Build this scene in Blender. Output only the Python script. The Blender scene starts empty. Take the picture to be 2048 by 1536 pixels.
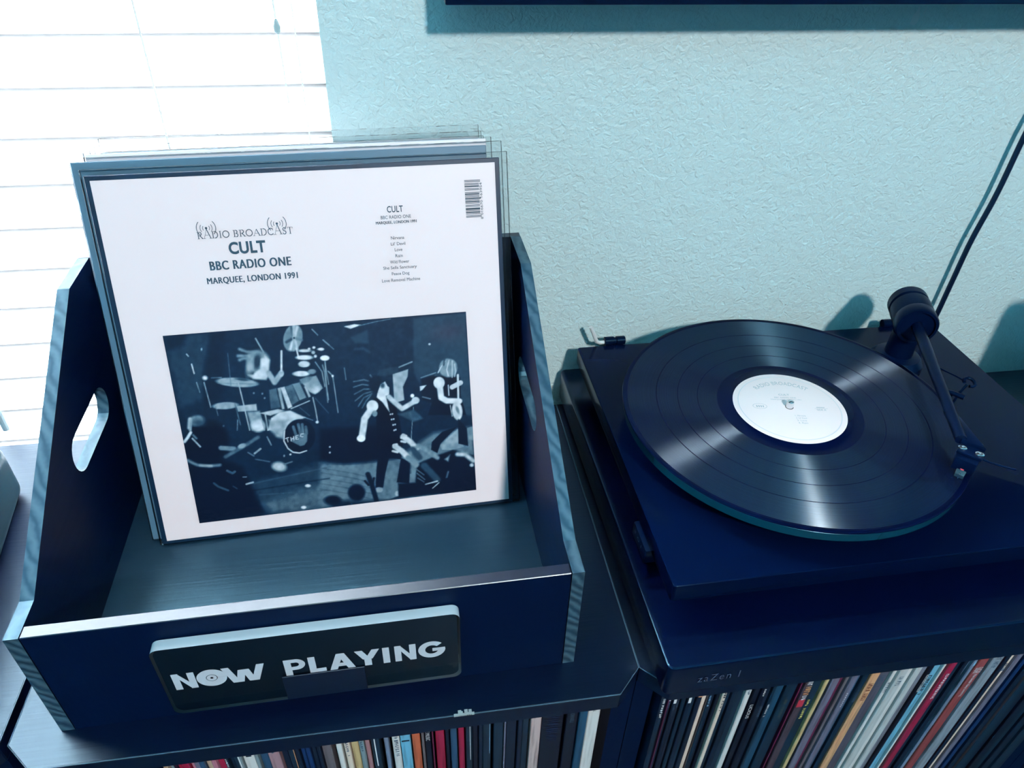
import bpy, bmesh, math, random
import numpy as np
from mathutils import Matrix, Vector

# ------------------------------------------------------------------ camera
scene = bpy.context.scene
C = scene.collection
cam_d = bpy.data.cameras.new('camera'); cam = bpy.data.objects.new('camera', cam_d); C.objects.link(cam)
cam_d.sensor_width = 36.0; cam_d.lens = 1477.96 / 2048 * 36.0; cam_d.clip_start = 0.01
R_, U_, F_ = (0.9888, -0.1474, 0.0240), (0.0695, 0.5961, 0.7999), (0.1322, 0.7893, -0.5996)
r = Vector(R_).normalized(); fw = Vector(F_).normalized(); u = r.cross(fw).normalized(); r = fw.cross(u).normalized()
m = Matrix((( r.x, u.x, -fw.x, -0.2794), (r.y, u.y, -fw.y, -0.2946), (r.z, u.z, -fw.z, 0.5307), (0, 0, 0, 1)))
cam.matrix_world = m
scene.camera = cam
scene.view_settings.view_transform = 'Standard'; scene.view_settings.look = 'None'
scene.view_settings.gamma = 1.0; scene.view_settings.exposure = 0.0; scene.view_settings.use_curve_mapping = False

# ------------------------------------------------------------------ sky and daylight
world = bpy.data.worlds.new('sky'); scene.world = world; world.use_nodes = True
world.node_tree.nodes['Background'].inputs[0].default_value = (0.70, 0.88, 1.0, 1); world.node_tree.nodes['Background'].inputs[1].default_value = 1.0
dl = bpy.data.lights.new('daylight', 'AREA'); dl.shape = 'RECTANGLE'; dl.size = 1.9; dl.size_y = 2.2; dl.energy = 28000; dl.color = (0.90, 0.96, 1.0)
dlo = bpy.data.objects.new('daylight', dl); C.objects.link(dlo); dlo.location = (-0.95, 1.30, 0.65); dlo.rotation_euler = (math.radians(-90), 0, 0)
LAMP_STRENGTH = 850.0

# ------------------------------------------------------------------ helpers
def lin(c):
    return tuple((x/255/12.92 if x/255 <= .04045 else ((x/255+.055)/1.055)**2.4) for x in c)

class MB:
    def __init__(self, T=None): self.v = []; self.f = []; self.m = []; self.T = T
    def add(self, vs, fs, mi=0):
        n = len(self.v)
        self.v += [tuple(self.T @ Vector(p)) if self.T else tuple(p) for p in vs]
        self.f += [tuple(n+i for i in f) for f in fs]; self.m += [mi]*len(fs); return self
    def box(self, x0, x1, y0, y1, z0, z1, mi=0):
        return self.add([(x0,y0,z0),(x1,y0,z0),(x1,y1,z0),(x0,y1,z0),(x0,y0,z1),(x1,y0,z1),(x1,y1,z1),(x0,y1,z1)],
            [(0,3,2,1),(4,5,6,7),(0,1,5,4),(1,2,6,5),(2,3,7,6),(3,0,4,7)], mi)
    def prism(self, poly, z0, z1, mi=0, ax='z'):
        n = len(poly)
        P = {'z': lambda a,b,c:(a,b,c), 'x': lambda a,b,c:(c,a,b), 'y': lambda a,b,c:(a,c,b)}[ax]
        vs = [P(a,b,z0) for a,b in poly]+[P(a,b,z1) for a,b in poly]
        fs = [tuple(range(n-1,-1,-1)), tuple(range(n,2*n))]+[(i,(i+1)%n,n+(i+1)%n,n+i) for i in range(n)]
        return self.add(vs, fs, mi)
    def lathe(self, prof, c=(0,0,0), axis=(0,0,1), seg=48, mi=0, caps=True):
        a = Vector(axis).normalized(); x = a.orthogonal().normalized(); y = a.cross(x); c = Vector(c)
        vs = []; fs = []; k = len(prof)
        for i in range(seg):
            t = 2*math.pi*i/seg; d = x*math.cos(t)+y*math.sin(t)
            vs += [tuple(c+d*rr+a*h) for rr,h in prof]
        for i in range(seg):
            j = (i+1) % seg
            for q in range(k-1): fs.append((i*k+q, j*k+q, j*k+q+1, i*k+q+1))
        n = len(vs)
        if caps and prof[0][0] > 1e-6: fs.append(tuple(i*k for i in range(seg-1,-1,-1)))
        if caps and prof[-1][0] > 1e-6: fs.append(tuple(i*k+k-1 for i in range(seg)))
        return self.add(vs, fs, mi)
    def tube(self, pts, r, seg=8, mi=0):
        P = [Vector(p) for p in pts]; n = len(P); rs = r if isinstance(r,(list,tuple)) else [r]*n
        vs = []; fs = []; prev = None
        for i in range(n):
            t = (P[min(i+1,n-1)]-P[max(i-1,0)]).normalized()
            a = t.orthogonal().normalized() if prev is None else (prev-t*prev.dot(t)).normalized()
            prev = a; b = t.cross(a)
            for k in range(seg):
                w = 2*math.pi*(k+.5)/seg; vs.append(tuple(P[i]+a*(rs[i]*math.cos(w))+b*(rs[i]*math.sin(w))))
        for i in range(n-1):
            for k in range(seg):
                l = (k+1) % seg; fs.append((i*seg+k,i*seg+l,(i+1)*seg+l,(i+1)*seg+k))
        fs.append(tuple(range(seg-1,-1,-1))); fs.append(tuple((n-1)*seg+k for k in range(seg)))
        return self.add(vs, fs, mi)
    def build(self, name, mats, parent=None, loc=None, bevel=0, bseg=2, smooth=True):
        me = bpy.data.meshes.new(name)
        off = Vector((0,0,0)); q = parent
        while q is not None: off += Vector(q.location); q = q.parent
        if loc is not None: off = off+Vector(loc)
        me.from_pydata([tuple(Vector(p)-off) for p in self.v], [], self.f)
        for mt in (mats if isinstance(mats,(list,tuple)) else [mats]): me.materials.append(mt)
        for p_, mi in zip(me.polygons, self.m): p_.material_index = mi
        bm = bmesh.new(); bm.from_mesh(me)
        bmesh.ops.recalc_face_normals(bm, faces=bm.faces[:])
        if bevel:
            ed = [e for e in bm.edges if len(e.link_faces)==2 and e.calc_face_angle(0) > .5]
            bmesh.ops.bevel(bm, geom=ed, offset=bevel, segments=bseg, affect='EDGES', profile=.6, clamp_overlap=True)
        bm.to_mesh(me); bm.free()
        if smooth:
            for p_ in me.polygons: p_.use_smooth = True
            me.set_sharp_from_angle(angle=.6)
        o = bpy.data.objects.new(name, me); C.objects.link(o); o.parent = parent
        if loc is not None: o.location = loc
        return o

def thing(name, label, cat, loc=(0,0,0), group=None, kind=None):
    o = bpy.data.objects.new(name, None); C.objects.link(o); o.location = loc; o.empty_display_size = .02
    return tag(o, label, cat, group, kind)
def tag(o, label=None, cat=None, group=None, kind=None):
    if label: o['label'] = label
    if cat: o['category'] = cat
    if group: o['group'] = group
    if kind: o['kind'] = kind
    return o

# ---- materials
MAT = {}
def mat(name, col, rough=.5, spec=.5, metal=0.0, tint=None, grain=None, bump=None, coat=0.0, ior=1.5):
    if name in MAT: return MAT[name]
    mt = bpy.data.materials.new(name); mt.use_nodes = True; nt = mt.node_tree; b = nt.nodes['Principled BSDF']
    b.inputs['Base Color'].default_value = (*col, 1); b.inputs['Roughness'].default_value = rough
    b.inputs['Specular IOR Level'].default_value = spec; b.inputs['Metallic'].default_value = metal
    b.inputs['Coat Weight'].default_value = coat; b.inputs['IOR'].default_value = ior
    if tint: b.inputs['Specular Tint'].default_value = (*tint, 1)
    if grain or bump:
        tc = nt.nodes.new('ShaderNodeTexCoord'); mp = nt.nodes.new('ShaderNodeMapping'); nz = nt.nodes.new('ShaderNodeTexNoise')
        nt.links.new(tc.outputs['Object'], mp.inputs[0]); nt.links.new(mp.outputs[0], nz.inputs['Vector'])
        s = (grain or bump)['scale']; mp.inputs['Scale'].default_value = s
        nz.inputs['Scale'].default_value = 1.0; nz.inputs['Detail'].default_value = (grain or bump).get('detail', 4)
        if grain and 'col2' in grain:
            mx = nt.nodes.new('ShaderNodeMix'); mx.data_type = 'RGBA'
            mx.inputs[6].default_value = (*col,1); mx.inputs[7].default_value = (*grain['col2'],1)
            cr = nt.nodes.new('ShaderNodeMapRange'); cr.inputs[1].default_value = .42; cr.inputs[2].default_value = .66
            nt.links.new(nz.outputs[0], cr.inputs[0]); nt.links.new(cr.outputs[0], mx.inputs[0]); nt.links.new(mx.outputs[2], b.inputs['Base Color'])
        bp = nt.nodes.new('ShaderNodeBump'); g = grain or bump
        bp.inputs['Strength'].default_value = g.get('strength', .3); bp.inputs['Distance'].default_value = g.get('dist', .001)
        nt.links.new(nz.outputs[0], bp.inputs['Height']); nt.links.new(bp.outputs[0], b.inputs['Normal'])
    MAT[name] = mt; return mt

TEAL = (.34, .78, 1.0)
BLACK = (.0007, .0026, .0150)
M_lam = mat('black_laminate', BLACK, .34, .6, tint=(.40,.64,.76), grain=dict(scale=(9, 420, 60), strength=.28, dist=.0006, detail=3))
M_base = mat('black_base_board_wood', (.006,.018,.034), .30, .8, tint=TEAL, grain=dict(scale=(8, 300, 300), strength=.30, dist=.0006, detail=3))
M_wood = mat('black_stained_wood', BLACK, .34, .9, tint=(.76,.84,.88), grain=dict(scale=(8, 300, 300), strength=.10, dist=.0006, detail=3))
M_panel = mat('black_panel_wood', (.0007,.0045,.0220), .45, .08, tint=TEAL, grain=dict(scale=(300, 8, 120), strength=.25, dist=.0005, detail=3))
M_gloss = mat('black_gloss_lacquer', (.0005,.0030,.0170), .16, .5, tint=TEAL, ior=1.15)
M_slab = mat('black_platform_lacquer', (.0005,.0022,.0150), .20, .5, tint=TEAL, ior=1.42)
M_satin = mat('black_satin', (.0008,.0040,.0190), .32, .5, tint=TEAL, ior=1.2)
M_matte = mat('black_matte', BLACK, .55, .2, tint=TEAL)
M_edge = mat('worn_edge_grey', (.060,.105,.145), .6)
M_chip = mat('bare_particle_board', (.32,.36,.36), .8)
M_chrome = mat('chrome', (.78,.80,.82), .18, metal=1.0)
M_white = mat('white_paper', (.81,.755,.785), .42, .35)
M_ink = mat('dark_blue_ink', (.012,.050,.085), .5)
M_red = mat('red_plastic', (.45,.03,.05), .4)

def end_grain():
    mt = bpy.data.materials.new('end_grain_wood'); mt.use_nodes = True; nt = mt.node_tree; b = nt.nodes['Principled BSDF']
    tc = nt.nodes.new('ShaderNodeTexCoord'); mp = nt.nodes.new('ShaderNodeMapping'); mp.inputs['Rotation'].default_value = (.5, .75, .35)
    nt.links.new(tc.outputs['Object'], mp.inputs[0])
    wv = nt.nodes.new('ShaderNodeTexWave'); wv.inputs['Scale'].default_value = 44; wv.inputs['Distortion'].default_value = 7.0; wv.inputs['Detail'].default_value = 3; wv.inputs['Detail Scale'].default_value = .9
    nt.links.new(mp.outputs[0], wv.inputs['Vector'])
    mx = nt.nodes.new('ShaderNodeMix'); mx.data_type = 'RGBA'; mx.inputs[6].default_value = (.012,.030,.050,1); mx.inputs[7].default_value = (.048,.085,.110,1)
    nt.links.new(wv.outputs[1], mx.inputs[0]); nt.links.new(mx.outputs[2], b.inputs['Base Color'])
    bp = nt.nodes.new('ShaderNodeBump'); bp.inputs['Strength'].default_value = .35; bp.inputs['Distance'].default_value = .0006
    nt.links.new(wv.outputs[1], bp.inputs['Height']); nt.links.new(bp.outputs[0], b.inputs['Normal'])
    b.inputs['Roughness'].default_value = .42; b.inputs['Specular Tint'].default_value = (*TEAL,1)
    return mt
M_end = end_grain()

def wall_paint():
    mt = bpy.data.materials.new('textured_wall_paint'); mt.use_nodes = True; nt = mt.node_tree; b = nt.nodes['Principled BSDF']
    b.inputs['Base Color'].default_value = (.525,.668,.672,1); b.inputs['Roughness'].default_value = .48; b.inputs['Specular IOR Level'].default_value = .35
    tc = nt.nodes.new('ShaderNodeTexCoord')
    n1 = nt.nodes.new('ShaderNodeTexNoise'); n1.inputs['Scale'].default_value = 150; n1.inputs['Detail'].default_value = 3; n1.inputs['Roughness'].default_value = .5; n1.inputs['Distortion'].default_value = .9
    n2 = nt.nodes.new('ShaderNodeTexNoise'); n2.inputs['Scale'].default_value = 380; n2.inputs['Detail'].default_value = 2; n2.inputs['Distortion'].default_value = .6
    for n in (n1, n2): nt.links.new(tc.outputs['Object'], n.inputs['Vector'])
    ad = nt.nodes.new('ShaderNodeMath'); ad.operation = 'MULTIPLY_ADD'; ad.inputs[1].default_value = .35
    nt.links.new(n2.outputs[0], ad.inputs[0]); nt.links.new(n1.outputs[0], ad.inputs[2])
    bp = nt.nodes.new('ShaderNodeBump'); bp.inputs['Strength'].default_value = .65; bp.inputs['Distance'].default_value = .0030
    nt.links.new(ad.outputs[0], bp.inputs['Height']); nt.links.new(bp.outputs[0], b.inputs['Normal'])
    return mt
M_wall = wall_paint()

def plastic_film():
    mt = bpy.data.materials.new('clear_plastic_film'); mt.use_nodes = True; nt = mt.node_tree; nt.nodes.clear()
    out = nt.nodes.new('ShaderNodeOutputMaterial'); tr = nt.nodes.new('ShaderNodeBsdfTransparent'); gl = nt.nodes.new('ShaderNodeBsdfGlossy'); gl.inputs['Roughness'].default_value = .12
    tr.inputs[0].default_value = (.955,.965,.97,1)
    fr = nt.nodes.new('ShaderNodeFresnel'); fr.inputs['IOR'].default_value = 1.4
    tc = nt.nodes.new('ShaderNodeTexCoord'); nz = nt.nodes.new('ShaderNodeTexNoise'); nz.inputs['Scale'].default_value = 22; nz.inputs['Detail'].default_value = 3; nz.inputs['Distortion'].default_value = 1.5
    nt.links.new(tc.outputs['Object'], nz.inputs['Vector'])
    bp = nt.nodes.new('ShaderNodeBump'); bp.inputs['Strength'].default_value = .35; bp.inputs['Distance'].default_value = .003
    nt.links.new(nz.outputs[0], bp.inputs['Height']); nt.links.new(bp.outputs[0], gl.inputs['Normal']); nt.links.new(bp.outputs[0], fr.inputs['Normal'])
    mx = nt.nodes.new('ShaderNodeMixShader'); nt.links.new(fr.outputs[0], mx.inputs[0]); nt.links.new(tr.outputs[0], mx.inputs[1]); nt.links.new(gl.outputs[0], mx.inputs[2])
    nt.links.new(mx.outputs[0], out.inputs[0]); return mt
M_film = plastic_film()

def slat_mat():
    mt = bpy.data.materials.new('translucent_white_slat'); mt.use_nodes = True; nt = mt.node_tree; nt.nodes.clear()
    out = nt.nodes.new('ShaderNodeOutputMaterial'); t = nt.nodes.new('ShaderNodeBsdfTranslucent'); t.inputs[0].default_value = (.118,.120,.122,1)
    nt.links.new(t.outputs[0], out.inputs[0]); return mt
M_slat = slat_mat()
M_slat_edge = mat('slat_edge_white', (.62,.70,.74), .6)

def clear_plate():
    mt = bpy.data.materials.new('clear_acrylic_face'); mt.use_nodes = True; nt = mt.node_tree; nt.nodes.clear()
    out = nt.nodes.new('ShaderNodeOutputMaterial'); tr = nt.nodes.new('ShaderNodeBsdfTransparent'); gl = nt.nodes.new('ShaderNodeBsdfGlossy'); gl.inputs['Roughness'].default_value = .05; tr.inputs[0].default_value = (.90,.96,.98,1)
    fr = nt.nodes.new('ShaderNodeFresnel'); fr.inputs['IOR'].default_value = 1.49; mx = nt.nodes.new('ShaderNodeMixShader')
    nt.links.new(fr.outputs[0], mx.inputs[0]); nt.links.new(tr.outputs[0], mx.inputs[1]); nt.links.new(gl.outputs[0], mx.inputs[2]); nt.links.new(mx.outputs[0], out.inputs[0]); return mt
M_plate = clear_plate()
M_rim = mat('painted_edge_light', (.48,.55,.60), .25)  # pale colour stands in for light gathered in the clear edges
def acrylic():
    mt = bpy.data.materials.new('clear_acrylic'); mt.use_nodes = True; b = mt.node_tree.nodes['Principled BSDF']
    b.inputs['Base Color'].default_value = (.93,.97,.99,1); b.inputs['Roughness'].default_value = .02; b.inputs['IOR'].default_value = 1.49; b.inputs['Transmission Weight'].default_value = 1.0
    return mt
M_acryl = acrylic()

# ---- flat lettering: text fitted to a box of width w and height h, laid on a surface frame
def text2d(s, w, h, bold=0.0, spacing=1.0):
    cu = bpy.data.curves.new('t', 'FONT'); cu.body = s; cu.size = 1.0; cu.offset = bold; cu.space_character = spacing; cu.resolution_u = 4; cu.fill_mode = 'FRONT'
    ob = bpy.data.objects.new('t', cu); C.objects.link(ob)
    dg = bpy.context.evaluated_depsgraph_get(); me = bpy.data.meshes.new_from_object(ob.evaluated_get(dg))
    vs = [(v.co.x, v.co.y) for v in me.vertices]; fs = [tuple(p.vertices) for p in me.polygons]
    bpy.data.objects.remove(ob); bpy.data.curves.remove(cu); bpy.data.meshes.remove(me)
    if not vs: return [], []
    x0 = min(v[0] for v in vs); x1 = max(v[0] for v in vs); y0 = min(v[1] for v in vs); y1 = max(v[1] for v in vs)
    sx = w/(x1-x0); sy = h/(y1-y0) if h else sx
    return [((x-x0)*sx, (y-y0)*sy) for x,y in vs], fs

class Sheet(MB):
    """flat print lying on a surface: frame o, U, V (unit), lifted by 'lift' along N = U x V"""
    def __init__(self, o, U, V, lift=.0003):
        super().__init__(); self.o = Vector(o); self.U = Vector(U).normalized(); self.V = Vector(V).normalized(); self.N = self.U.cross(self.V).normalized(); self.lift = lift; self.k = 0
    def put(self, v2, f2, du=0, dv=0, lift=0, mi=0):
        self.k += 1; lift += self.k*1e-6     # keep overlapping strokes from lying in one plane
        self.add([tuple(self.o+self.U*(a+du)+self.V*(b+dv)+self.N*(self.lift+lift)) for a,b in v2], f2, mi); return self
    def text(self, s, u0, v0, w, h, bold=0, spacing=1.0, mi=0):
        v2, f2 = text2d(s, w, h, bold, spacing); return self.put(v2, f2, u0, v0, mi=mi)
    def rect(self, u0, u1, v0, v1, mi=0, lift=0): return self.put([(u0,v0),(u1,v0),(u1,v1),(u0,v1)], [(0,1,2,3)], lift=lift, mi=mi)
    def poly(self, pts, mi=0, lift=0): return self.put(pts, [tuple(range(len(pts)))], mi=mi, lift=lift)
    def stroke(self, pts, w, mi=0):
        for (a,b),(c,d) in zip(pts, pts[1:]):
            L = math.hypot(c-a,d-b) or 1e-9; nx, ny = -(d-b)/L*w/2, (c-a)/L*w/2
            self.put([(a+nx,b+ny),(a-nx,b-ny),(c-nx,d-ny),(c+nx,d+ny)], [(0,1,2,3)], mi=mi)
        return self
def T_yaw(x, y, z, yaw): return Matrix.Translation((x,y,z)) @ Matrix.Rotation(yaw, 4, 'Z')

# ================================================================== the setting
WY = 0.3790          # room face of the back wall
WX = -0.3353         # right edge of the window opening
def struct(o, label=None): o['kind'] = 'structure'; return o
FLOOR = -0.78; CEIL = 2.08
M_dim = mat('deep_teal_wall_paint', (.11,.46,.60), .7)
wb = MB(); 
wb.box(WX, 2.3, WY, WY+.14, FLOOR, CEIL); wb.box(-2.1, -1.62, WY, WY+.14, FLOOR, CEIL)
wb.box(-1.62, WX, WY, WY+.14, FLOOR, -.32); wb.box(-1.62, WX, WY, WY+.14, 1.30, CEIL)
wall_back = struct(wb.build('wall_back', M_wall, smooth=False))
cs = Sheet((.1941, WY, .4043), (1,0,0), (0,0,1), .0003)
cs.poly([(-.0035,-.006),(.0005,-.0075),(.0038,-.005),(.0036,.001),(.002,.006),(.0005,.009),(-.001,.004),(-.0032,.0)])
cs.poly([(.0068,.002),(.0078,.002),(.0085,.008),(.0078,.009)])
cs.build('paint_chip', mat('bare_plaster', (.62,.66,.67), .8), wall_back, smooth=False)
struct(MB().box(-2.16,-2.1,-3.3,WY+.14,FLOOR,CEIL).build('wall_left', M_dim, smooth=False))
struct(MB().box(2.3,2.36,-3.3,WY+.14,FLOOR,CEIL).build('wall_right', M_dim, smooth=False))
struct(MB().box(-2.16,2.36,-3.36,-3.3,FLOOR,CEIL).build('wall_front', mat('dark_unseen_wall', (.008,.030,.045), .8), smooth=False))  # unseen wall behind the viewer, made dark to keep reflections low
struct(MB().box(-2.16,2.36,-3.36,WY+.14,CEIL,CEIL+.05).build('ceiling', mat('ceiling_paint', (.12,.48,.62), .8), smooth=False))
struct(MB().box(-2.16,2.36,-3.36,WY+.14,FLOOR-.05,FLOOR).build('floor', mat('dark_floorboards', (.004,.013,.023), .5, grain=dict(scale=(4,60,60), strength=.2)), smooth=False))
# window reveal frame behind the blind
wf = MB(); wf.box(-1.62,WX,WY+.10,WY+.135,-.32,-.26); wf.box(-1.62,WX,WY+.10,WY+.135,1.24,1.30); wf.box(-1.62,-1.56,WY+.10,WY+.135,-.26,1.24); wf.box(WX-.010,WX,WY+.10,WY+.135,-.26,1.24)
struct(wf.build('window_1', mat('white_window_vinyl', (.75,.78,.8), .4), smooth=False))

# ---- lamp on the ceiling behind the viewer (out of view, lights the room)
lx, ly, lz = .24, -1.80, 1.64
lamp = thing('ceiling_lamp', 'round frosted glass ceiling lamp hanging behind the viewer', 'lamp', (lx, ly, CEIL))
MB().lathe([(.06,0),(.06,-.02),(.012,-.03),(.012,-.36)], (lx,ly,CEIL), seg=24).build('ceiling_rose', M_chrome, lamp)
em = bpy.data.materials.new('lit_frosted_globe'); em.use_nodes = True; nt = em.node_tree; nt.nodes.clear()
eo = nt.nodes.new('ShaderNodeOutputMaterial'); ee = nt.nodes.new('ShaderNodeEmission'); ee.inputs[0].default_value = (1.0,.955,.93,1); ee.inputs[1].default_value = LAMP_STRENGTH
nt.links.new(ee.outputs[0], eo.inputs[0])
gp = [(.08*math.sin(math.pi*k/16), -.08*math.cos(math.pi*k/16)) for k in range(17)]
MB().lathe(gp, (lx,ly,lz), seg=32).build('globe', em, lamp)

# ================================================================== window blind
BY = .440
blind = thing('window_blind', 'closed white slatted blind glowing with daylight in the window', 'blind', (-.97, BY, -.30))
XL, XR = -1.6195, WX-.0005
slat_h, slat_t, tilt = .0504, .0028, math.radians(5)
first = None
for k in range(-15, 18):
    zc = .3796 + .0219 + .0438*k      # neighbouring slats overlap at z = .3796 + .0438 k
    if first is None:
        b = MB(); n = 5
        for s in range(1):
            prof = []
            for i in range(n+1):
                a = -slat_h/2+slat_h*i/n; cur = .0016*(1-(2*i/n-1)**2)
                prof.append((cur, a))
            up = [(-c+slat_t/2, a) for c,a in prof]; dn = [(-c-slat_t/2, a) for c,a in prof]
            ring = up+dn[::-1]
            ca, sa = math.cos(tilt), math.sin(tilt)
            ring = [(y*ca - z*sa, y*sa + z*ca) for y,z in ring]
            b.prism(ring, XL, XR, ax='x')
            b.m[2+n] = 1; b.m[2+2*n+1] = 1
        first = b.build('slat', [M_slat, M_slat_edge], blind, bevel=0); me = first.data
        sl = first
        for v in me.vertices: v.co += Vector(blind.location)   # keep the slat mesh round its own centre line
    else:
        sl = first.copy(); C.objects.link(sl); sl.parent = blind
    sl.location = Vector((0, BY, zc)) - Vector(blind.location)
M_cord = mat('white_cord', (.80,.84,.86), .7)
M_clip = mat('grey_plastic', (.25,.33,.34), .5)
for x in (-.4835, -1.02): 
    MB().tube([(x,BY-.030,-.30),(x,BY-.030,1.22)], .0009, 6).build('ladder_cord', M_cord, blind)
for x in (-.3582,):
    MB().tube([(x,BY-.030,-.30),(x,BY-.030,1.22)], .0006, 6).build('ladder_cord', M_cord, blind)
lc = MB().tube([(-.3725,BY-.034,1.2),(-.3722,BY-.034,.40)], .0010, 6).build('lift_cord', M_cord, blind)
MB().lathe([(.0005,-.006),(.0026,-.004),(.0030,0),(.0018,.004),(.0008,.006)], (-.3722,BY-.034,.3935), seg=12).build('cord_knot', M_clip, blind)
MB().tube([(-.3721,BY-.034,.388),(-.3718,BY-.034,.33)], .0007, 6).build('cord_tail', M_cord, blind)
MB().tube([(-.7290,.405,-.0146),(-.7290,.405,1.15)], .0036, 10).build('tilt_wand', M_clip, blind)
MB().box(XL,XR,BY-.035,BY+.03,1.20,1.26).build('head_rail', mat('white_rail', (.8,.82,.84), .5), blind, bevel=.003)

# ================================================================== record cabinets
D = .3594; CH = .0203; TT = .019
def cabinet(x0, x1, label, chip=False):
    c = thing('record_cabinet', label, 'cabinet', ((x0+x1)/2, D/2, FLOOR), 'black record cabinets in a row')
    poly = [(x0,CH),(x0+CH,0),(x1-CH,0),(x1,CH),(x1,D),(x0,D)]
    top = MB().prism(poly, -TT, 0).build('top', M_lam, c, bevel=.0006, bseg=1, smooth=False)
    edge = [(x0,D-.002,-.0002),(x0,CH,-.0002),(x0+CH,0,-.0002),(x1-CH,0,-.0002),(x1,CH,-.0002),(x1,D-.002,-.0002)]
    MB().tube(edge, .00045, 4).build('worn_edge', M_edge, top, smooth=False)
    if chip:
        g = MB(); rng = random.Random(4)
        for i in range(9): x = -.2665+.0016*i; g.box(x, x+.0018+rng.random()*.0008, -.0006, .0008+rng.random()*.0035, -.0010, .0002+rng.random()*.0003)
        g.build('edge_chip', M_chip, top, smooth=False)
    t = .0165
    for a in (x0, x1-t): MB().box(a, a+t, CH, D-.004, FLOOR+.0, -TT).build('side_panel', M_panel, c, smooth=False)
    MB().box(x0+t, x1-t, D-.012, D-.004, FLOOR, -TT).build('back_panel', M_panel, c, smooth=False)
    MB().box(x0+t, x1-t, .004, D-.012, -.356, -.338).build('shelf', M_lam, c, smooth=False)
    MB().box(x0+t, x1-t, .004, D-.012, -.735, -.717).build('bottom_board', M_lam, c, smooth=False)
    MB().box(x0+t, x1-t, .03, .045, FLOOR, -.735).build('plinth_board', M_lam, c, smooth=False)
    return c
XM0, XM1 = -.583, -.1173
cabinet(XM0-.0068-.466, XM0-.0068, 'black wood cabinet at the far left, beyond the narrow gap')
cabinet(XM0, XM1-.0004, 'black wood cabinet under the record crate, with a chipped front edge', chip=True)
cabinet(XM1+.0004, .349, 'black wood cabinet full of records under the turntable')
cabinet(.3498, .8158, 'black wood cabinet standing to the right of the turntable cabinet')

# ================================================================== records filed in the cabinets
PAL = dict(tan=(176,150,128), grey=(118,134,140), dark=(8,22,44), red=(150,24,58), pink=(176,112,130), mauve=(104,100,118), slate=(40,70,98), charcoal=(18,38,56),
  white=(206,206,204), rose=(158,118,124), blue=(14,44,88), taupe=(100,90,94), cream=(214,196,180), gold=(190,164,118), slategrey=(110,124,148), sky=(104,168,196),
  orange=(186,92,62), black=(3,8,30), maroon=(92,26,58), blush=(188,162,158), teal=(26,66,92), tealdark=(10,34,54), graffiti=(70,54,62), orangetan=(206,152,112),
  umber=(78,72,86), offwhite=(178,182,182), greymauve=(112,112,124), brick=(138,62,62), mottled=(128,138,148), brown=(104,62,62))
WORD = dict(slategrey='slate grey', tealdark='dark teal', orangetan='orange tan', offwhite='off-white', greymauve='greyish mauve', graffiti='graffiti patterned', mottled='mottled grey', dark='navy black')
def spine_mat(c):
    base = lin(PAL[c]); d = .55 if c not in ('white','cream','offwhite') else .8
    return mat('spine_'+c, base, .38, .5, grain=dict(scale=(420,30,26), col2=tuple(x*d for x in base), strength=.08, dist=.0004))
_sp = {}
def ordn(n):
    return '%d%s' % (n, 'th' if 10 <= n % 100 <= 20 else {1:'st',2:'nd',3:'rd'}.get(n % 10, 'th'))
INKW = mat('spine_ink_white', (.62,.65,.68), .6); INKK = mat('spine_ink_black', (.006,.012,.028), .6); INKR = mat('spine_ink_red', lin((170,40,56)), .6)
INKY = mat('spine_ink_yellow', lin((196,176,96)), .6); INKB = mat('spine_ink_brown', lin((110,60,40)), .6); INKL = mat('spine_ink_glare_blue', lin((120,160,190)), .6); INKO = mat('spine_ink_orange', lin((190,130,90)), .6); INKG = mat('spine_ink_grey', lin((60,80,100)), .6)
def spine_text(o, xa, xb, y, ztop, items):
    w = xb-xa
    for it in items:
        if it[0] == 't':      # word running down the spine: text, distance down, length, ink, fraction of the spine width
            _, s, dz, ln, ink, fr = it
            sh = Sheet((xa+w*(1-fr)/2, y, ztop-dz), (0,0,-1), (1,0,0), .0003); sh.text(s, 0, 0, ln, w*fr, .0, 1.0)
            sh.build('lettering', ink, o, smooth=False)
        elif it[0] == 'r':    # coloured patch: print, and one painted glare
            _, dz, ln, ink, f0, f1 = it
            Sheet((xa, y, ztop-dz), (0,0,-1), (1,0,0), .0002).rect(0, ln, w*f0, w*f1).build('print_glare_patch', ink, o, smooth=False)
        elif it[0] == 'm':    # worn, unreadable printed marks
            _, dz, ln, ink, fr, seed = it
            rng = random.Random(seed); sh = Sheet((xa+w*(1-fr)/2, y, ztop-dz), (0,0,-1), (1,0,0), .0003); p = 0.0
            while p < ln:
                q = .0012+rng.random()*.0016; a = rng.random()*.25*w*fr
                sh.rect(p, p+q*.38, a, w*fr); sh.rect(p+q*.38, p+q*.8, a+(w*fr-a)*rng.choice([0,.4,.75]), a+(w*fr-a)*rng.choice([.25,.6,1.0])); p += q*(1.25 if rng.random() > .12 else 2.6)
            sh.build('printed_marks', ink, o, smooth=False)
def file_records(spines, deco, y0, where, group, ztop=-.0225):
    for i, (xa, xb, c) in enumerate(spines):
        w = max(xb-xa-.0004, .0008); xc = (xa+xb)/2; dz = ((i*37) % 5)*.0006; dy = ((i*53) % 7)*.0007
        bt = -.3378; zt = ztop-dz
        o = MB().box(xc-w/2, xc+w/2, y0+dy, y0+dy+.314, bt, zt).build('record_sleeve', spine_mat(c), None, (xc, y0+dy+.157, bt), bevel=min(w*.2,.0006), bseg=1)
        tag(o, '%s record sleeve spine, %s from the left in the %s' % (WORD.get(c,c), ordn(i+1), where), 'record', group)
        spine_text(o, xc-w/2, xc+w/2, y0+dy, zt, deco.get(i, []))

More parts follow.
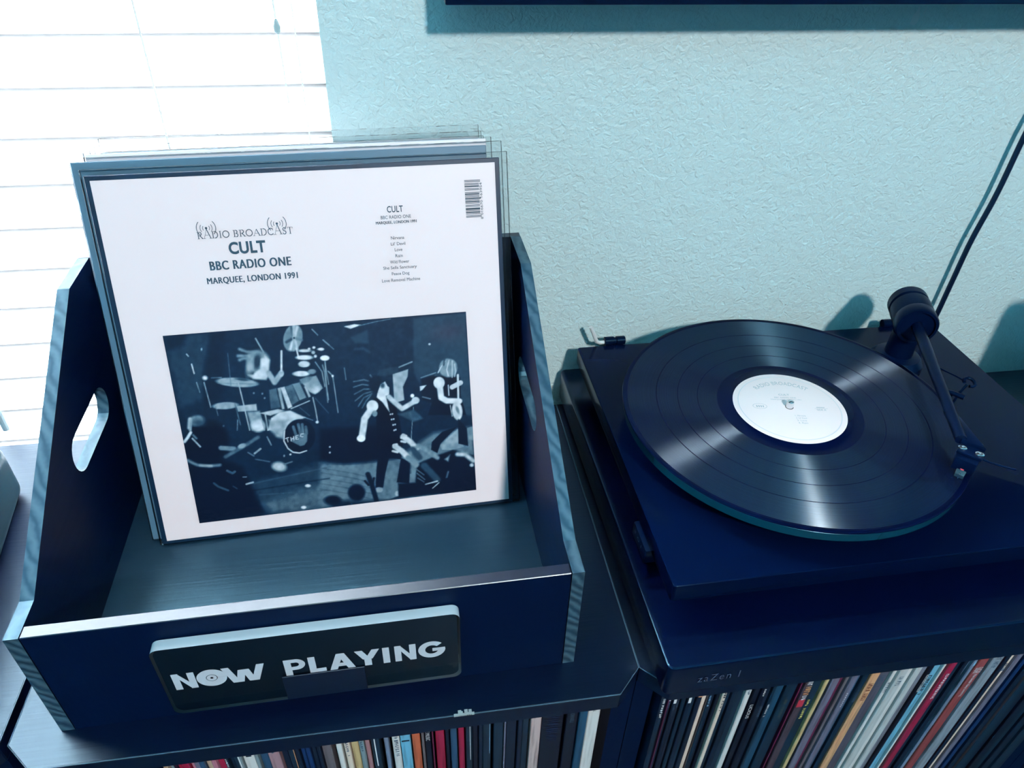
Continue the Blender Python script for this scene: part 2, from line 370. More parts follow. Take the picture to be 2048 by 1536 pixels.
SPINES_MID=[(-0.4863, -0.4827, 'tan'), (-0.4827, -0.4794, 'grey'), (-0.479, -0.4776, 'dark'), (-0.4776, -0.4743, 'red'), (-0.474, -0.4685, 'red'), (-0.4682, -0.4656, 'pink'), (-0.4653, -0.4609, 'mauve'), (-0.4609, -0.4565, 'slate'), (-0.4565, -0.4521, 'tan'), (-0.4521, -0.4484, 'pink'), (-0.4484, -0.4433, 'red'), (-0.4429, -0.44, 'charcoal'), (-0.4396, -0.4363, 'dark'), (-0.4363, -0.4326, 'charcoal'), (-0.4326, -0.4296, 'grey'), (-0.4293, -0.4204, 'white'), (-0.4204, -0.4174, 'grey'), (-0.417, -0.4107, 'slate'), (-0.4103, -0.4017, 'rose'), (-0.401, -0.3957, 'dark'), (-0.3954, -0.3901, 'charcoal'), (-0.3897, -0.3863, 'dark'), (-0.386, -0.3826, 'blue'), (-0.3822, -0.3784, 'blue'), (-0.3784, -0.3743, 'dark'), (-0.3739, -0.3709, 'dark'), (-0.3705, -0.3629, 'taupe'), (-0.3591, -0.3545, 'white'), (-0.3526, -0.348, 'cream'), (-0.3476, -0.3418, 'gold'), (-0.3414, -0.3372, 'grey'), (-0.3372, -0.3333, 'rose'), (-0.3322, -0.3256, 'charcoal'), (-0.3225, -0.3186, 'slategrey'), (-0.3158, -0.3096, 'white'), (-0.3092, -0.301, 'sky'), (-0.3002, -0.2935, 'orange'), (-0.2927, -0.2903, 'taupe'), (-0.2903, -0.2848, 'black'), (-0.2844, -0.2828, 'maroon'), (-0.2816, -0.2741, 'red'), (-0.2737, -0.2701, 'black'), (-0.2697, -0.2641, 'slate'), (-0.2633, -0.2581, 'red'), (-0.2573, -0.2517, 'charcoal'), (-0.2517, -0.2468, 'black'), (-0.2468, -0.2432, 'dark'), (-0.2432, -0.2359, 'charcoal'), (-0.2343, -0.2262, 'charcoal'), (-0.2262, -0.2245, 'mauve'), (-0.2241, -0.2152, 'dark'), (-0.2148, -0.2107, 'dark'), (-0.2107, -0.205, 'charcoal'), (-0.2041, -0.1951, 'blush'), (-0.1947, -0.1757, 'black'), (-0.1744, -0.1644, 'black'), (-0.164, -0.1569, 'teal'), (-0.1561, -0.1455, 'white')]
SPINES_RIGHT=[(-0.0964, -0.0946, 'dark'), (-0.0946, -0.0892, 'tealdark'), (-0.089, -0.0883, 'maroon'), (-0.0881, -0.0844, 'dark'), (-0.0841, -0.0804, 'dark'), (-0.0802, -0.0764, 'dark'), (-0.0762, -0.0724, 'tealdark'), (-0.0722, -0.0684, 'dark'), (-0.0682, -0.064, 'tealdark'), (-0.0637, -0.0591, 'dark'), (-0.0582, -0.0537, 'cream'), (-0.0535, -0.0502, 'tealdark'), (-0.0499, -0.0461, 'dark'), (-0.0459, -0.0426, 'black'), (-0.0421, -0.0381, 'cream'), (-0.0379, -0.0332, 'tealdark'), (-0.0327, -0.0273, 'dark'), (-0.0271, -0.0206, 'tealdark'), (-0.0202, -0.0149, 'white'), (-0.0146, -0.0126, 'slate'), (-0.0122, -0.0068, 'black'), (-0.0066, -0.0019, 'black'), (-0.0016, 0.0035, 'dark'), (0.0038, 0.0071, 'tealdark'), (0.0076, 0.0157, 'teal'), (0.0162, 0.0262, 'tealdark'), (0.0266, 0.0293, 'dark'), (0.0298, 0.0316, 'maroon'), (0.0321, 0.0394, 'graffiti'), (0.0398, 0.0499, 'tealdark'), (0.0504, 0.0545, 'gold'), (0.0549, 0.0572, 'charcoal'), (0.0577, 0.0651, 'mauve'), (0.0655, 0.0705, 'maroon'), (0.071, 0.0742, 'taupe'), (0.0744, 0.0806, 'mauve'), (0.081, 0.0851, 'slate'), (0.0856, 0.0912, 'tealdark'), (0.0917, 0.0935, 'grey'), (0.094, 0.1024, 'orangetan'), (0.1029, 0.1146, 'umber'), (0.1151, 0.1189, 'white'), (0.1194, 0.1274, 'offwhite'), (0.1279, 0.1345, 'white'), (0.135, 0.1412, 'offwhite'), (0.1416, 0.1493, 'greymauve'), (0.1498, 0.1535, 'black'), (0.154, 0.163, 'sky'), (0.1634, 0.1658, 'white'), (0.1663, 0.1734, 'red'), (0.1738, 0.1809, 'tealdark'), (0.1814, 0.1857, 'dark'), (0.1862, 0.1909, 'charcoal'), (0.1914, 0.1952, 'slategrey'), (0.1957, 0.1976, 'tan'), (0.1981, 0.2074, 'brick'), (0.2079, 0.2187, 'mottled'), (0.2192, 0.2221, 'brown'), (0.2226, 0.2271, 'dark'), (0.2276, 0.234, 'cream'), (0.2345, 0.2399, 'mauve'), (0.2404, 0.2444, 'blue'), (0.2449, 0.2493, 'blue'), (0.2498, 0.2557, 'dark'), (0.2562, 0.2602, 'cream'), (0.2607, 0.2701, 'tealdark'), (0.2706, 0.2796, 'dark'), (0.2801, 0.2889, 'black'), (0.2894, 0.2985, 'tealdark'), (0.299, 0.3075, 'dark'), (0.308, 0.3172, 'charcoal'), (0.3177, 0.326, 'black')]
COVER=[('p', [(0.0024, 0.6945), (0.0767, 0.6922), (0.0633, 0.6594), (0.0089, 0.6444)], 0.1, 0.02),
('p', [(0.0767, 0.6922), (0.1495, 0.6915), (0.1382, 0.6383), (0.107, 0.56), (0.0881, 0.461), (0.0123, 0.4391), (0.0079, 0.6388), (0.0573, 0.6542)], 0.2, 0.02),
('p', [(0.1495, 0.6915), (0.1991, 0.69), (0.1516, 0.4543), (0.0962, 0.4451), (0.1051, 0.5484)], 0.1, 0.02),
('p', [(0.1991, 0.69), (0.5347, 0.6843), (0.4911, 0.3036), (0.254, 0.3308), (0.1623, 0.4532)], 0.14, 0.02),
('p', [(0.5025, 0.693), (0.8182, 0.6858), (0.8025, 0.4882), (0.7183, 0.4674), (0.4787, 0.4914)], 0.15, 0.02),
('p', [(0.8168, 0.6845), (0.9983, 0.6891), (1.0007, 0.3058), (0.8739, 0.3198), (0.8025, 0.4882)], 0.23, 0.01),
('p', [(0.6004, 0.635), (0.6553, 0.6552), (0.6561, 0.6105), (0.6114, 0.6145)], 0.25, 0.01),
('l', [(0.6091, 0.5923), (0.6384, 0.5925), (0.6555, 0.5768)], 0.0028, 0.25, 0.01),
('p', [(0.1695, 0.1364), (0.3151, 0.1569), (0.4784, 0.1921), (0.4541, -0.0198), (0.2227, 0.0093), (0.1907, 0.0875)], 0.2, 0.03),
('p', [(0.2283, 0.049), (0.3645, 0.0909), (0.4668, 0.0907), (0.4561, -0.0028), (0.2512, 0.0053)], 0.36, 0.03),
('p', [(0.4415, 0.178), (0.6064, 0.1636), (0.7198, 0.1683), (0.8548, 0.2519), (0.9996, 0.2602), (1.0022, 0.1464), (0.8499, -0.0237), (0.4245, 0.0344)], 0.42, 0.02),
('p', [(0.4575, 0.3128), (0.6477, 0.3002), (0.7241, 0.2177), (0.7257, 0.1707), (0.6067, 0.1667), (0.5232, 0.1677), (0.4437, 0.1962)], 0.05, 0.02),
('l', [(0.1797, 0.1285), (0.475, 0.1629)], 0.0015, 0.33, 0.006),
('l', [(0.1931, 0.1037), (0.4675, 0.1174)], 0.0015, 0.1, 0.006),
('l', [(0.2188, 0.0837), (0.4645, 0.0709)], 0.0015, 0.33, 0.006),
('l', [(0.4397, 0.1627), (0.5522, 0.1265), (0.6279, 0.0947)], 0.0011, 0.3, 0.006),
('l', [(0.4376, 0.1443), (0.5502, 0.1079), (0.6261, 0.0758)], 0.0011, 0.3, 0.006),
('l', [(0.435, 0.1228), (0.5479, 0.086), (0.624, 0.0536)], 0.0011, 0.3, 0.006),
('l', [(0.4324, 0.1012), (0.5456, 0.064), (0.6218, 0.0314)], 0.0011, 0.3, 0.006),
('l', [(0.4299, 0.0794), (0.5433, 0.042), (0.6197, 0.009)], 0.0011, 0.3, 0.006),
('p', [(0.9443, 0.2571), (0.9631, 0.1829), (0.9218, 0.1752), (0.8815, 0.1801), (0.8756, 0.1996)], 0.58, 0.004),
('p', [(0.979, 0.2563), (0.9996, 0.2602), (0.9994, 0.2038), (0.9824, 0.2121)], 0.5, 0.004),
('e', (0.4077, 0.6502), (0.0284, -0.0104), (-0.0168, -0.0453), 0.5, 0.004),
('l', [(0.411, 0.6499), (0.4266, 0.6866)], 0.0044, 0.85, 0.006),
('l', [(0.411, 0.6499), (0.4073, 0.6897)], 0.0044, 0.3, 0.006),
('l', [(0.411, 0.6499), (0.4169, 0.6109)], 0.0044, 0.75, 0.006),
('l', [(0.411, 0.6499), (0.3952, 0.6129)], 0.0044, 0.85, 0.006),
('l', [(0.411, 0.6499), (0.3851, 0.6378)], 0.0044, 0.25, 0.006),
('l', [(0.411, 0.6499), (0.4353, 0.6404)], 0.0044, 0.4, 0.006),
('l', [(0.411, 0.6499), (0.4055, 0.608)], 0.0044, 0.6, 0.006),
('l', [(0.411, 0.6499), (0.4163, 0.6914)], 0.0044, 0.7, 0.006),
('e', (0.4118, 0.6498), (0.0032, -0.0003), (-0.0004, -0.0035), 0.15, 0.004),
('l', [(0.4139, 0.6131), (0.4181, 0.5773)], 0.0024, 0.85, 0.003),
('e', (0.44, 0.6025), (0.0205, -0.0019), (-0.0007, -0.0053), 0.8, 0.004),
('e', (0.437, 0.5785), (0.0274, -0.0026), (-0.001, -0.0082), 0.92, 0.004),
('e', (0.504, 0.5698), (0.0144, -0.0014), (-0.001, -0.0089), 0.97, 0.004),
('e', (0.4327, 0.5551), (0.0192, -0.0018), (-0.0014, -0.0112), 0.8, 0.004),
('e', (0.4188, 0.5219), (0.0275, -0.0027), (-0.0012, -0.0095), 0.85, 0.004),
('e', (0.4939, 0.6028), (0.0104, -0.001), (-0.0005, -0.0041), 0.95, 0.004),
('e', (0.4719, 0.6108), (0.0049, -0.0004), (-0.0005, -0.0041), 0.95, 0.004),
('e', (0.4558, 0.6078), (0.0044, -0.0004), (-0.0004, -0.0035), 0.9, 0.004),
('e', (0.4679, 0.5934), (0.006, -0.0006), (-0.0007, -0.0059), 0.7, 0.004),
('e', (0.4731, 0.5796), (0.0049, -0.0005), (-0.0006, -0.0053), 0.85, 0.004),
('e', (0.4555, 0.5259), (0.0138, -0.0013), (-0.0011, -0.0089), 0.5, 0.004),
('l', [(0.5039, 0.5573), (0.4976, 0.4792), (0.499, 0.4175)], 0.0016, 0.6, 0.003),
('l', [(0.4706, 0.5589), (0.4887, 0.5226), (0.4921, 0.4676)], 0.0016, 0.55, 0.003),
('l', [(0.4469, 0.4323), (0.4505, 0.3916), (0.4526, 0.3381)], 0.0018, 0.65, 0.003),
('l', [(0.3696, 0.3988), (0.4342, 0.4207)], 0.0018, 0.75, 0.003),
('l', [(0.4736, 0.675), (0.4902, 0.6531)], 0.0015, 0.6, 0.003),
('l', [(0.5059, 0.6342), (0.5231, 0.615)], 0.0015, 0.6, 0.003),
('l', [(0.41, 0.3617), (0.4367, 0.3477)], 0.0009, 0.6, 0.003),
('l', [(0.4549, 0.4284), (0.4933, 0.3682)], 0.0012, 0.35, 0.003),
('l', [(0.3979, 0.4004), (0.4275, 0.366)], 0.0012, 0.35, 0.003),
('l', [(0.5109, 0.5205), (0.5152, 0.514)], 0.0015, 0.6, 0.003),
('l', [(0.4931, 0.5469), (0.4976, 0.5181), (0.4956, 0.4086)], 0.0019, 0.5, 0.003),
('l', [(0.5022, 0.5573), (0.5058, 0.4743)], 0.0014, 0.55, 0.003),
('l', [(0.5088, 0.5227), (0.5225, 0.5042), (0.5239, 0.4696), (0.5259, 0.3671)], 0.0015, 0.55, 0.003),
('l', [(0.5651, 0.5286), (0.5658, 0.4855)], 0.0011, 0.55, 0.003),
('l', [(0.5048, 0.6352), (0.5372, 0.5989)], 0.0012, 0.5, 0.003),
('e', (0.5225, 0.5036), (0.0034, -0.0003), (-0.0004, -0.0037), 0.95, 0.004),
('e', (0.5038, 0.5712), (0.0135, -0.0013), (-0.0009, -0.0078), 0.97, 0.004),
('e', (0.4958, 0.6027), (0.0072, -0.0007), (-0.0005, -0.0044), 0.97, 0.004),
('e', (0.8651, 0.5875), (0.0038, -0.0003), (-0.0002, -0.0034), 0.9, 0.004),
('e', (0.4507, 0.3389), (0.0051, -0.0006), (-0.0006, -0.0047), 0.9, 0.004),
('l', [(0.2884, 0.61), (0.2517, 0.6163), (0.2319, 0.6268)], 0.005, 0.5, 0.008),
('l', [(0.2792, 0.6021), (0.2443, 0.6024), (0.2231, 0.6044)], 0.005, 0.5, 0.008),
('l', [(0.2695, 0.5913), (0.2403, 0.594), (0.2263, 0.5895)], 0.005, 0.5, 0.008),
('e', (0.2839, 0.5782), (0.0333, -0.0173), (-0.0183, -0.0371), 0.55, 0.012),
('e', (0.2812, 0.5784), (0.0116, -0.003), (-0.0067, -0.0242), 0.22, 0.01),
('e', (0.2547, 0.5633), (0.0102, -0.003), (-0.0097, -0.0311), 0.6, 0.012),
('p', [(0.3081, 0.5964), (0.3222, 0.5804), (0.3122, 0.528), (0.3016, 0.5111), (0.259, 0.5183), (0.2451, 0.5346), (0.2696, 0.5351), (0.2931, 0.5477)], 0.8, 0.008),
('l', [(0.3007, 0.5824), (0.2944, 0.5476), (0.2722, 0.5349)], 0.0068, 0.85, 0.008),
('l', [(0.313, 0.5339), (0.3274, 0.4994), (0.3504, 0.5272)], 0.0091, 0.62, 0.006),
('e', (0.3536, 0.5299), (0.0087, -0.0009), (-0.0016, -0.0118), 0.7, 0.004),
('l', [(0.2875, 0.6594), (0.3059, 0.6098)], 0.0021, 0.6, 0.003),
('l', [(0.3646, 0.6082), (0.3553, 0.5387)], 0.0032, 0.88, 0.003),
('e', (0.2064, 0.5116), (0.066, -0.0119), (-0.0035, -0.016), 0.6, 0.004),
('e', (0.224, 0.5203), (0.0209, -0.0046), (-0.0011, -0.0046), 0.25, 0.004),
('l', [(0.145, 0.5149), (0.2725, 0.499)], 0.0012, 0.45, 0.003),
('e', (0.1564, 0.4326), (0.0418, -0.002), (-0.0014, -0.0126), 0.6, 0.004),
('p', [(0.191, 0.4274), (0.2569, 0.4285), (0.2556, 0.4035), (0.1933, 0.4066)], 0.65, 0.004),
('p', [(0.2229, 0.4025), (0.264, 0.4011), (0.2705, 0.3289), (0.2294, 0.3336)], 0.55, 0.008),
('e', (0.2508, 0.3469), (0.0233, -0.0026), (-0.0031, -0.0215), 0.85, 0.012),
('l', [(0.0627, 0.6251), (0.0671, 0.6175)], 0.0018, 0.8, 0.003),
('l', [(0.0724, 0.5895), (0.0752, 0.5566)], 0.0018, 0.85, 0.003),
('l', [(0.0773, 0.5247), (0.0819, 0.4886)], 0.0013, 0.55, 0.003),
('l', [(0.1008, 0.5223), (0.1081, 0.4317)], 0.0015, 0.65, 0.003),
('l', [(0.21, 0.5083), (0.214, 0.4538), (0.2212, 0.3345)], 0.0019, 0.7, 0.003),
('l', [(0.1916, 0.616), (0.1843, 0.499)], 0.001, 0.4, 0.003),
('l', [(0.1872, 0.4384), (0.1942, 0.3578)], 0.0015, 0.4, 0.003),
('l', [(0.1239, 0.4331), (0.1267, 0.3993)], 0.0012, 0.45, 0.003),
('l', [(0.1875, 0.3772), (0.1804, 0.3392)], 0.0013, 0.5, 0.003),
('l', [(0.127, 0.5359), (0.1588, 0.5342)], 0.0015, 0.45, 0.003),
('l', [(0.263, 0.3935), (0.2705, 0.3289)], 0.0015, 0.55, 0.003),
('l', [(0.2807, 0.3915), (0.2815, 0.3276)], 0.0024, 0.6, 0.003),
('e', (0.1065, 0.5377), (0.0073, -0.0007), (-0.0011, -0.007), 0.95, 0.008),
('e', (0.1118, 0.6372), (0.0021, -0.0002), (-0.0007, -0.004), 0.7, 0.004),
('e', (0.2544, 0.4683), (0.0027, -0.0003), (-0.0005, -0.0033), 0.6, 0.004),
('e', (0.2817, 0.4633), (0.0027, -0.0003), (-0.0005, -0.0033), 0.6, 0.004),
('e', (0.2871, 0.4467), (0.0027, -0.0003), (-0.0005, -0.0033), 0.6, 0.004),
('e', (0.1382, 0.3596), (0.0027, -0.0003), (-0.0005, -0.0033), 0.6, 0.004),
('e', (0.1283, 0.4265), (0.0027, -0.0003), (-0.0005, -0.0033), 0.6, 0.004),
('p', [(0.3053, 0.4745), (0.3301, 0.4786), (0.3349, 0.4072), (0.3019, 0.404)], 0.34, 0.004),
('p', [(0.3341, 0.4776), (0.3441, 0.4796), (0.3473, 0.3997), (0.3388, 0.3991)], 0.6, 0.004),
('p', [(0.344, 0.479), (0.358, 0.4806), (0.3745, 0.4045), (0.3585, 0.4)], 0.78, 0.004),
('p', [(0.3589, 0.4805), (0.3838, 0.4871), (0.3987, 0.4244), (0.3746, 0.4116)], 0.36, 0.004),
('p', [(0.3845, 0.4876), (0.4094, 0.4912), (0.4252, 0.434), (0.4017, 0.4263)], 0.48, 0.004),
('p', [(0.4227, 0.4746), (0.4298, 0.4754), (0.4404, 0.4361), (0.433, 0.4338)], 0.7, 0.004),
('p', [(0.4107, 0.5016), (0.4676, 0.5102), (0.4849, 0.4622), (0.4567, 0.443), (0.4382, 0.4532)], 0.58, 0.004),
('e', (0.4614, 0.4585), (0.013, 0.0063), (0.0038, -0.0097), 0.78, 0.01),
('e', (0.4312, 0.4981), (0.0199, 0.0076), (0.0029, -0.0099), 0.45, 0.006),
('p', [(0.2815, 0.3276), (0.2987, 0.371), (0.3293, 0.3908), (0.3658, 0.3915), (0.4127, 0.3608), (0.3741, 0.3469), (0.3452, 0.3203)], 0.78, 0.006),
('p', [(0.263, 0.3935), (0.3253, 0.4021), (0.3465, 0.3936), (0.2972, 0.3804)], 0.7, 0.004),
('p', [(0.2894, 0.3644), (0.3529, 0.3573), (0.3373, 0.3245), (0.3296, 0.2875), (0.3058, 0.2998), (0.2898, 0.3268)], 0.6, 0.012),
('e', (0.3858, 0.2936), (0.0522, -0.0061), (-0.008, -0.0632), 0.07, 0.004),
('l', [(0.3365, 0.3183), (0.3293, 0.2811), (0.339, 0.2512), (0.354, 0.2349), (0.3762, 0.229), (0.4013, 0.2347)], 0.0021, 0.8, 0.003),
('l', [(0.3678, 0.3305), (0.3734, 0.2967)], 0.005, 0.36, 0.003),
('l', [(0.3857, 0.3379), (0.3882, 0.3013)], 0.005, 0.36, 0.003),
('l', [(0.3989, 0.3364), (0.3972, 0.3002)], 0.005, 0.36, 0.003),
('l', [(0.4098, 0.3257), (0.4095, 0.3004)], 0.005, 0.36, 0.003),
('p', [(0.3485, 0.2805), (0.371, 0.3001), (0.4127, 0.3032), (0.4088, 0.2718), (0.3969, 0.2571), (0.3823, 0.255)], 0.38, 0.004),
('l', [(0.3349, 0.2894), (0.3472, 0.2924)], 0.0013, 0.8, 0.001),
('l', [(0.3413, 0.2905), (0.3421, 0.2749)], 0.0013, 0.8, 0.001),
('l', [(0.3535, 0.2926), (0.3539, 0.2782)], 0.0013, 0.8, 0.001),
('l', [(0.3632, 0.2947), (0.3633, 0.2803)], 0.0013, 0.8, 0.001),
('l', [(0.3537, 0.2853), (0.363, 0.2867)], 0.0013, 0.8, 0.001),
('l', [(0.3718, 0.2952), (0.3715, 0.2819)], 0.0013, 0.8, 0.001),
('l', [(0.3718, 0.2952), (0.3805, 0.2968)], 0.0013, 0.8, 0.001),
('l', [(0.3717, 0.2883), (0.3781, 0.2894)], 0.0013, 0.8, 0.001),
('l', [(0.3715, 0.2819), (0.3796, 0.2832)], 0.0013, 0.8, 0.001),
('l', [(0.398, 0.3001), (0.3895, 0.3002), (0.387, 0.2919), (0.3952, 0.2893)], 0.0013, 0.8, 0.001),
('e', (0.0739, 0.3082), (0.0728, -0.0086), (-0.0131, -0.0804), 0.04, 0.02),
('p', [(0.0009, 0.295), (0.179, 0.2002), (0.2227, 0.0093), (-0.0022, -0.0025), (-0.0011, 0.2355)], 0.05, 0.02),
('e', (0.0547, 0.3889), (0.0248, 0.0021), (-0.0002, -0.0187), 0.5, 0.01),
('l', [(0.0345, 0.3973), (0.0263, 0.3646)], 0.005, 0.75, 0.008),
('e', (0.0616, 0.3821), (0.0186, -0.0021), (-0.0022, -0.0135), 0.3, 0.02),
('l', [(0.0364, 0.3927), (0.029, 0.3568)], 0.0044, 0.6, 0.006),
('l', [(0.0288, 0.3476), (0.0149, 0.3291), (0.0033, 0.3165)], 0.005, 0.85, 0.005),
('l', [(0.0305, 0.3257), (0.0508, 0.2922)], 0.0029, 0.6, 0.003),
('l', [(0.0352, 0.3376), (0.0438, 0.3242)], 0.0038, 0.45, 0.006),
('l', [(0.1173, 0.2795), (0.159, 0.2713)], 0.0085, 0.5, 0.006),
('l', [(0.1272, 0.245), (0.1902, 0.2755), (0.2448, 0.3053)], 0.0065, 0.36, 0.006),
('e', (0.1866, 0.2791), (0.0137, 0.0038), (0.0014, -0.0085), 0.55, 0.004),
('l', [(0.0021, 0.2462), (0.0301, 0.2253), (0.0698, 0.2155), (0.1032, 0.2161)], 0.0056, 0.45, 0.008),
('l', [(0.0379, 0.2227), (0.0755, 0.2164)], 0.0041, 0.6, 0.006),
('l', [(0.1802, 0.1317), (0.2035, 0.1359)], 0.0032, 0.65, 0.003),
('l', [(0.073, 0.1491), (0.0847, 0.1345), (0.1155, 0.1157)], 0.0038, 0.3, 0.003),
('l', [(0.1731, 0.1604), (0.1843, 0.1596)], 0.0018, 0.6, 0.003),
('l', [(0.1243, 0.191), (0.1394, 0.1794), (0.1486, 0.1847)], 0.0044, 0.35, 0.003),
('l', [(0.2251, 0.2458), (0.2469, 0.2607)], 0.0035, 0.55, 0.003),
('l', [(0.2035, 0.2516), (0.2209, 0.2367)], 0.0024, 0.4, 0.003),
('l', [(0.2753, 0.3033), (0.2849, 0.2705)], 0.0021, 0.5, 0.003),
('l', [(0.2246, 0.2234), (0.2706, 0.2081)], 0.0021, 0.35, 0.003),
('l', [(0.1345, 0.1296), (0.1469, 0.1181)], 0.0015, 0.35, 0.003),
('e', (0.3002, 0.1849), (0.023, -0.0077), (-0.005, -0.017), 0.75, 0.012),
('l', [(0.3198, 0.1922), (0.3464, 0.1986)], 0.0029, 0.4, 0.003),
('e', (0.3888, 0.0977), (0.0098, -0.0013), (-0.0007, -0.0059), 0.85, 0.004),
('e', (0.3636, 0.0134), (0.0087, -0.0012), (-0.0008, -0.006), 0.9, 0.004),
('e', (0.3445, 0.2274), (0.0034, -0.0004), (-0.0004, -0.0032), 0.9, 0.004),
('e', (0.3226, 0.2243), (0.0025, -0.0003), (-0.0005, -0.0038), 0.7, 0.004),
('p', [(0.6842, 0.5113), (0.7499, 0.5165), (0.7474, 0.4878), (0.671, 0.4866)], 0.2, 0.006),
('p', [(0.7279, 0.4891), (0.7836, 0.5031), (0.7794, 0.4759), (0.7597, 0.4383), (0.7606, 0.3893), (0.7243, 0.3807)], 0.64, 0.004),
('l', [(0.7524, 0.5133), (0.7988, 0.5285)], 0.0025, 0.55, 0.003),
('p', [(0.5811, 0.6754), (0.6157, 0.6807), (0.6362, 0.6762), (0.601, 0.666)], 0.97, 0.004),
('l', [(0.6307, 0.6739), (0.6845, 0.6831), (0.7381, 0.6891)], 0.0014, 0.45, 0.003),
('l', [(0.6634, 0.4641), (0.627, 0.4794), (0.5916, 0.4757)], 0.0022, 0.4, 0.004),
('l', [(0.6596, 0.4529), (0.6199, 0.4627), (0.5895, 0.4557)], 0.0022, 0.4, 0.004),
('l', [(0.6558, 0.4416), (0.6235, 0.4449), (0.5894, 0.4294)], 0.0022, 0.4, 0.004),
('l', [(0.6523, 0.4332), (0.6218, 0.4275), (0.5895, 0.4045)], 0.0022, 0.4, 0.004),
('l', [(0.6487, 0.4247), (0.6203, 0.413), (0.5982, 0.3829)], 0.0022, 0.4, 0.004),
('l', [(0.6454, 0.4192), (0.6272, 0.4005), (0.6111, 0.3756)], 0.0022, 0.4, 0.004),
('l', [(0.6501, 0.4945), (0.6616, 0.4731), (0.6707, 0.4837)], 0.0022, 0.4, 0.004),
('e', (0.6669, 0.458), (0.0257, -0.0026), (-0.003, -0.0319), 0.1, 0.008),
('p', [(0.6831, 0.4563), (0.6989, 0.4649), (0.7056, 0.4482), (0.7119, 0.4417), (0.7096, 0.4169), (0.6964, 0.4079), (0.6682, 0.4139), (0.6712, 0.4312)], 0.85, 0.004),
('e', (0.6895, 0.4513), (0.0081, -0.0008), (-0.0009, -0.0101), 0.25, 0.008),
('p', [(0.6277, 0.3774), (0.6552, 0.407), (0.6747, 0.4108), (0.7134, 0.4127), (0.7267, 0.3756), (0.7378, 0.3112), (0.7409, 0.2157), (0.7278, 0.1611), (0.6862, 0.1725), (0.6415, 0.178), (0.656, 0.3294)], 0.04, 0.004),
('p', [(0.6693, 0.4255), (0.697, 0.4138), (0.7043, 0.349), (0.6836, 0.3886), (0.665, 0.4098)], 0.85, 0.004),
('l', [(0.6496, 0.378), (0.6151, 0.334), (0.5998, 0.2693)], 0.0119, 0.82, 0.006),
('e', (0.6469, 0.3782), (0.0204, -0.0022), (-0.0021, -0.0221), 0.85, 0.004),
('e', (0.5952, 0.2597), (0.0151, -0.0018), (-0.0014, -0.0133), 0.92, 0.004),
('e', (0.6524, 0.3493), (0.0093, -0.001), (-0.0011, -0.0119), 0.55, 0.004),
('l', [(0.7073, 0.4068), (0.7246, 0.3842), (0.7501, 0.3569), (0.7908, 0.3771)], 0.0089, 0.78, 0.006),
('e', (0.8003, 0.3836), (0.0139, -0.0015), (-0.001, -0.0131), 0.8, 0.004),
('e', (0.79, 0.4023), (0.0066, -0.0007), (-0.0006, -0.0071), 0.92, 0.004),
('l', [(0.7908, 0.3597), (0.7758, 0.2611), (0.7655, 0.169)], 0.0012, 0.5, 0.002),
('l', [(0.7653, 0.1659), (0.7599, 0.1)], 0.0022, 0.3, 0.003),
('p', [(0.7318, 0.3391), (0.7912, 0.3477), (0.8222, 0.3109), (0.7876, 0.3026), (0.7476, 0.3283)], 0.3, 0.008),
('e', (0.7069, 0.3403), (0.0025, -0.0003), (-0.0002, -0.0027), 0.97, 0.004),
('e', (0.7139, 0.3408), (0.0025, -0.0003), (-0.0002, -0.0027), 0.97, 0.004),
('e', (0.7093, 0.3202), (0.0025, -0.0003), (-0.0002, -0.0027), 0.97, 0.004),
('e', (0.7166, 0.3209), (0.0025, -0.0003), (-0.0002, -0.0027), 0.97, 0.004),
('e', (0.7129, 0.2985), (0.0025, -0.0003), (-0.0002, -0.0027), 0.97, 0.004),
('e', (0.72, 0.2996), (0.0025, -0.0003), (-0.0002, -0.0027), 0.97, 0.004),
('e', (0.7147, 0.2773), (0.0025, -0.0003), (-0.0002, -0.0027), 0.97, 0.004),
('e', (0.7204, 0.2791), (0.0025, -0.0003), (-0.0002, -0.0027), 0.97, 0.004),
('p', [(0.6508, 0.2017), (0.694, 0.1965), (0.6679, 0.1117), (0.6544, 0.0554), (0.6268, 0.059), (0.6377, 0.1314)], 0.05, 0.004),
('p', [(0.7297, 0.1671), (0.7621, 0.1442), (0.7508, 0.0594), (0.7062, 0.0701)], 0.05, 0.004),
('e', (0.6391, 0.0478), (0.0136, -0.0018), (-0.001, -0.0108), 0.6, 0.004),
('e', (0.7073, 0.0225), (0.0114, -0.0015), (-0.0009, -0.0109), 0.75, 0.008),
('e', (0.7211, 0.0488), (0.0114, -0.0015), (-0.0008, -0.0089), 0.55, 0.004),
('p', [(0.8253, 0.4625), (0.8734, 0.4724), (0.881, 0.4214), (0.8628, 0.3634), (0.822, 0.3828)], 0.07, 0.008),
('p', [(0.8702, 0.4669), (0.9121, 0.4657), (0.9649, 0.4545), (0.9634, 0.3829), (0.9791, 0.307), (0.84, 0.3223), (0.8611, 0.3787)], 0.05, 0.004),
('e', (0.9251, 0.4937), (0.032, -0.0091), (-0.0081, -0.034), 0.5, 0.006),
('l', [(0.9158, 0.5209), (0.8974, 0.4964), (0.8879, 0.4798)], 0.0019, 0.75, 0.003),
('l', [(0.9298, 0.5225), (0.9192, 0.4885), (0.9232, 0.4645)], 0.0019, 0.75, 0.003),
('l', [(0.9407, 0.5185), (0.9385, 0.4836), (0.9368, 0.4573)], 0.0019, 0.75, 0.003),
('l', [(0.9483, 0.5061), (0.9509, 0.4795), (0.9454, 0.4594)], 0.0019, 0.75, 0.003),
('l', [(0.9132, 0.5241), (0.9093, 0.507)], 0.0031, 0.2, 0.006),
('l', [(0.8795, 0.4806), (0.8257, 0.4669)], 0.0019, 0.5, 0.003),
